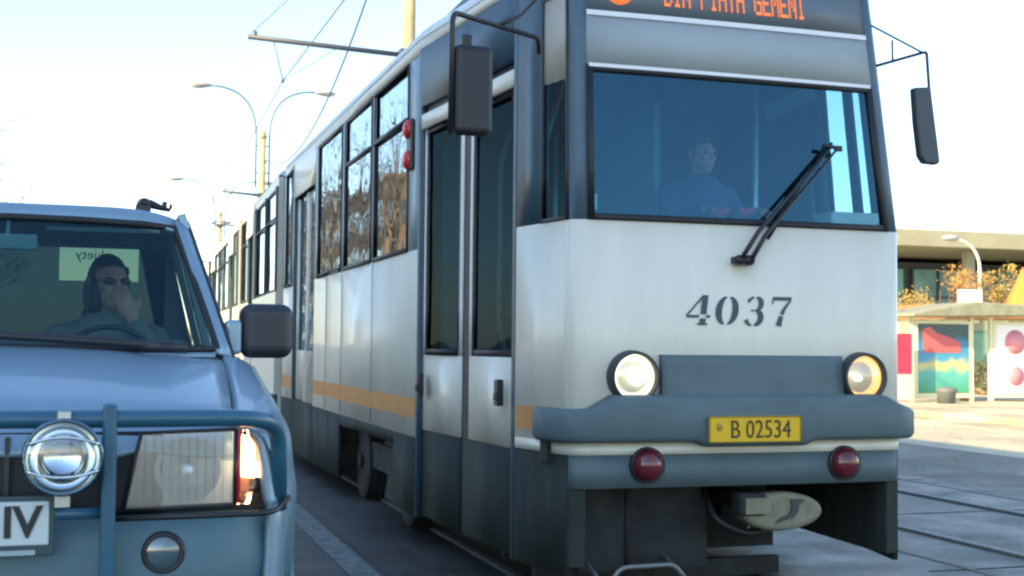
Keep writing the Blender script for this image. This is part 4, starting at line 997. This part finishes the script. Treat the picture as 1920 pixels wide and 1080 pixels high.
for x_,y_,h_,sd_,lb in((14,-38,15,31,'right hand bare tree added behind the camera to break up the windscreen reflection'),(26,-42,17,33,'tallest bare tree added behind the camera to break up the windscreen reflection'),(4,-44,15,35,'left hand bare tree added behind the camera to break up the windscreen reflection')):
    bare_tree(x_,y_,h_,lb,sd_,group='bare trees added behind the camera for reflections')  # unseen trees, put in only to give the windscreen something to reflect


# ------------------------------------------------------------ right background
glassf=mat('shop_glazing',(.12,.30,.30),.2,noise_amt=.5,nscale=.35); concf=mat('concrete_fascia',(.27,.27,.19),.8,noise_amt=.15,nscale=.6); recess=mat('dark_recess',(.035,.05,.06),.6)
hall=thing('shopping_hall',(58,62,0),'low modern shopping hall with flat overhanging roof and glass front beyond the bus shelter','building')
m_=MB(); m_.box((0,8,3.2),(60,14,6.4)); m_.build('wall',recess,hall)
m_=MB(); m_.box((0,5,7.15),(66,22,.9)); m_.build('roof',concf,hall,bevel=.05)
for i in range(15):
    x=-28+i*4
    if i in(6,9): continue
    m_=MB(); m_.box((x,.95,3.7),(3.5,.12,4.6)); g_=m_.build('window',glassf,hall)
    m_=MB()
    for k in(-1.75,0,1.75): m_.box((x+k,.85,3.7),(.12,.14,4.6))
    m_.box((x,.85,4.4),(3.5,.10,.10)); m_.build('mullion',recess,g_)
for i in range(8):
    m_=MB(); m_.box((-30+i*8,-4.5,3.35),(.5,.5,6.7)); m_.build('column',concf,hall,bevel=.03)
# bus shelter
sh=thing('bus_shelter',(19.9,26,.12),'bus shelter with grey flat roof and a poster panel at each side','bus shelter')
frm=mat('shelter_frame',(.62,.62,.42),.4); roofg=mat('shelter_roof',(.22,.23,.16),.7,noise_amt=.25)
m_=MB(); m_.prism([(-2.0,2.02),(1.9,2.10),(1.9,2.32),(-.2,2.40),(-1.3,2.22),(-2.0,2.10)],'y',-.6,1.1); m_.build('roof',roofg,sh,bevel=.03)
for x in(-1.62,.05,.62,1.85):
    m_=MB(); m_.box((x,.0,1.02),(.09,.10,2.04)); m_.build('post',frm,sh,bevel=.01)
def poster(x0,x1,name,build):
    m_=MB(); m_.box(((x0+x1)/2,0,1.02),(x1-x0,.14,1.86)); p=m_.build('poster_box',frm,sh,bevel=.02)
    m_=MB(); m_.box(((x0+x1)/2,-.075,1.04),(x1-x0-.14,.012,1.66)); p2=m_.build('poster',build,p); return p
def postermat():
    m=bpy.data.materials.new('beach_poster'); m.use_nodes=True; n=m.node_tree; b=n.nodes['Principled BSDF']; b.inputs['Roughness'].default_value=.25
    tc=n.nodes.new('ShaderNodeTexCoord'); sp=n.nodes.new('ShaderNodeSeparateXYZ'); n.links.new(tc.outputs['Object'],sp.inputs[0])
    nz=n.nodes.new('ShaderNodeTexNoise'); nz.inputs['Scale'].default_value=2.4; n.links.new(tc.outputs['Object'],nz.inputs['Vector'])
    ad=n.nodes.new('ShaderNodeMath'); ad.operation='MULTIPLY_ADD'; ad.inputs[1].default_value=.5; n.links.new(nz.outputs[0],ad.inputs[0]); n.links.new(sp.outputs[2],ad.inputs[2])
    rp=n.nodes.new('ShaderNodeValToRGB'); rp.color_ramp.interpolation='EASE'; el=rp.color_ramp.elements
    mr=n.nodes.new('ShaderNodeMapRange'); mr.inputs[1].default_value=.4; mr.inputs[2].default_value=2.1; n.links.new(ad.outputs[0],mr.inputs[0]); n.links.new(mr.outputs[0],rp.inputs[0])
    el[0].color=(.05,.32,.16,1); el[1].color=(.04,.09,.11,1); el[1].position=.86
    for p_,c in((.30,(.10,.42,.36)),(.44,(.55,.52,.22)),(.55,(.06,.30,.48)),(.74,(.05,.22,.38))):
        e=el.new(p_); e.color=(*c,1)
    n.links.new(rp.outputs[0],b.inputs['Base Color']); return m
p=poster(-1.57,0.0,'a',postermat())
m_=MB(); m_.prism([(-1.35,1.18),(-.32,1.18),(-.32,1.42),(-.62,1.55),(-1.0,1.66),(-1.18,1.80),(-1.38,1.74)],'y',-.092,-.084); m_.build('red_shape',mat('poster_red',(.50,.10,.10),.4),p)
p=poster(.67,1.80,'b',mat('white_poster',(.72,.72,.70),.3))
m_=MB(); m_.lathe([(0,-.088),(.30,-.088),(.30,-.082),(0,-.082)],(1.28,0,1.45),n=24); m_.lathe([(0,-.088),(.24,-.088),(.24,-.082),(0,-.082)],(1.30,0,.62),n=24); m_.build('red_shape',mat('poster_pink',(.60,.22,.26),.4),p)
m_=MB(); m_.box((.3,.95,1.15),(3.2,.04,1.7)); m_.build('back_pane',glass('shelter_glass',(.8,.86,.8),base=.05),sh)
m_=MB(); m_.box((.33,.6,.45),(.5,.35,.06)); m_.box((.33,.6,.22),(.06,.3,.44)); m_.build('bench',mat('bench_wood',(.3,.14,.05),.7),sh)
# kiosk behind, bin, red board, sign, lamp, parasol
kk=thing('kiosk',(24.2,32,.12),'cream kiosk with brown roof band behind the bus shelter','kiosk')
m_=MB(); m_.box((0,0,1.1),(3.0,2.4,2.2)); m_.build('wall',mat('kiosk_cream',(.60,.50,.34),.7,noise_amt=.15,nscale=2),kk,bevel=.02)
m_=MB(); m_.box((0,-.1,2.35),(3.3,2.9,.42)); m_.build('roof',mat('kiosk_brown',(.28,.13,.05),.7),kk,bevel=.03)
m_=MB(); m_.box((-.5,-1.22,1.35),(1.2,.05,.9)); m_.build('window',glassf,kk)
bn=MB(); bn.lathe([(0,0),(.20,0),(.22,.25),(.24,.27),(.24,.33),(.18,.37),(0,.38)],(0,0,0),axis='z',n=20); bo_=bn.build('litter_bin',mat('bin_grey',(.10,.12,.12),.6),loc=(18.65,25.2,.12)); tag(bo_,'dark grey litter bin standing under the green and blue poster','bin')
rb=thing('advertising_board',(17.75,25.6,.12),'tall narrow red and white board standing left of the bus shelter','sign')
m_=MB(); m_.box((0,0,1.15),(.42,.10,.95)); m_.build('red_panel',mat('board_red',(.60,.03,.07),.4),rb,bevel=.01)
m_=MB(); m_.box((0,0,.37),(.42,.08,.60)); m_.build('white_panel',mat('board_pink',(.62,.42,.42),.5),rb,bevel=.01)
for x in(-.23,.23):
    m_=MB(); m_.box((x,0,.85),(.04,.06,1.7)); m_.build('post',frm,rb)
sg=thing('sign_board',(27.6,36,.12),'blank white sign board on a post above the shelter roof','sign')
m_=MB(); m_.box((0,0,2.98),(.95,.08,.60)); m_.build('panel',mat('sign_white',(.78,.78,.74),.4),sg,bevel=.01)
m_=MB(); m_.box((0,.06,1.4),(.08,.06,2.8)); m_.build('post',lamparm,sg)
sl=thing('street_lamp',(35.0,45,.12),'single curved street lamp in front of the shopping hall','street lamp')
m_=MB(); m_.tube([(0,0,0),(0,0,4.6)]+[tuple(v) for v in arcpts((0,0,4.7),(-.05,0,5.75),(-1.2,0,5.9),8)],[.08,.07]+[.06]*9,10); m_.build('pole',mat('lamp_pole_pale',(.60,.62,.50),.4),sl)
m_=MB(); m_.ball((-1.45,0,5.93),(.42,.16,.14)); m_.build('lamp_head',lampw,sl)
pr=thing('parasol',(28.6,34.6,.12),'closed orange parasol at the right edge beside the shelter roof','parasol')
m_=MB(); m_.lathe([(0,4.0),(.14,3.7),(.55,2.75),(.62,2.45),(.45,2.42),(0,3.2)],(0,0,0),axis='z',n=12,smooth=False); m_.build('canopy',mat('parasol_orange',(.55,.16,.03),.8),pr)
m_=MB(); m_.tube([(0,0,0),(0,0,3.9)],.03); m_.build('pole',lamparm,pr)
def shrub(name,x,y,w_,h,label,cols,seed,n=4200,trunk=.25):
    rnd=random.Random(seed); t=thing(name,(x,y,.1),label,'tree' if 'tree' in name else 'shrub',group=None)
    m_=MB(); m_.tube([(0,0,0),(.05,0,h*trunk),(0,.05,h*.6)],[.09,.07,.03],7)
    for k in range(6):
        a=rnd.uniform(0,6.28); m_.tube([(0,0,h*.25),(math.cos(a)*w_*.25,math.sin(a)*w_*.25,h*.5),(math.cos(a)*w_*.4,math.sin(a)*w_*.4,h*.8)],[.04,.03,.01],5)
    m_.build('trunk',bark,t)
    cl=[(rnd.gauss(0,.3)*w_,rnd.gauss(0,.3)*w_,h*rnd.uniform(.3,.95),rnd.uniform(.12,.28)*w_) for _ in range(14)]
    f_=MB()
    for i in range(n):
        c=rnd.choice(cl); v=Vector((rnd.gauss(0,1),rnd.gauss(0,1),rnd.gauss(0,1))).normalized()*c[3]*rnd.uniform(.4,1.1)
        p_=Vector(c[:3])+v; r_=rnd.uniform(.03,.065); a=Vector((rnd.uniform(-1,1),rnd.uniform(-1,1),rnd.uniform(-1,1))).normalized(); b_=a.orthogonal().normalized()
        f_.quad(p_-a*r_,p_+b_*r_*.6,p_+a*r_,p_-b_*r_*.6)
    f_.build('crown',cols,t,fix=False)
autumn=mat('autumn_leaves',(.30,.16,.045),.8,noise_amt=.6,nscale=1.5); yell=mat('yellow_leaves',(.38,.27,.07),.8,noise_amt=.5,nscale=1.5); olive=mat('olive_leaves',(.14,.13,.05),.8,noise_amt=.5,nscale=1.5)
shrub('autumn_tree',30.2,41,2.6,4.4,'rust coloured autumn tree at the left end of the shelter, against the tram corner',autumn,21)
shrub('autumn_tree',33.0,42,2.2,4.6,'yellow autumn tree behind the white sign board',yell,22)
shrub('autumn_tree',36.0,43,2.0,3.9,'yellow autumn tree right of the curved street lamp',yell,23)
shrub('shrub',27.2,38,2.4,2.4,'low rust coloured shrub behind the left of the shelter roof',autumn,24)
shrub('shrub',24.0,29.5,2.0,1.0,'low olive shrub behind the shelter bench',olive,25,trunk=.1)
shrub('shrub',40,43,3,4.0,'rust coloured shrub near the right edge above the shelter',autumn,26)
shrub('shrub',43.5,52,4,4.6,'wide rust coloured shrub under the hall roof, left of the curved street lamp',autumn,41,n=6000)
shrub('shrub',34.5,48.5,3.4,3.6,'wide yellow shrub under the hall roof behind the sign board',yell,42,n=6000)
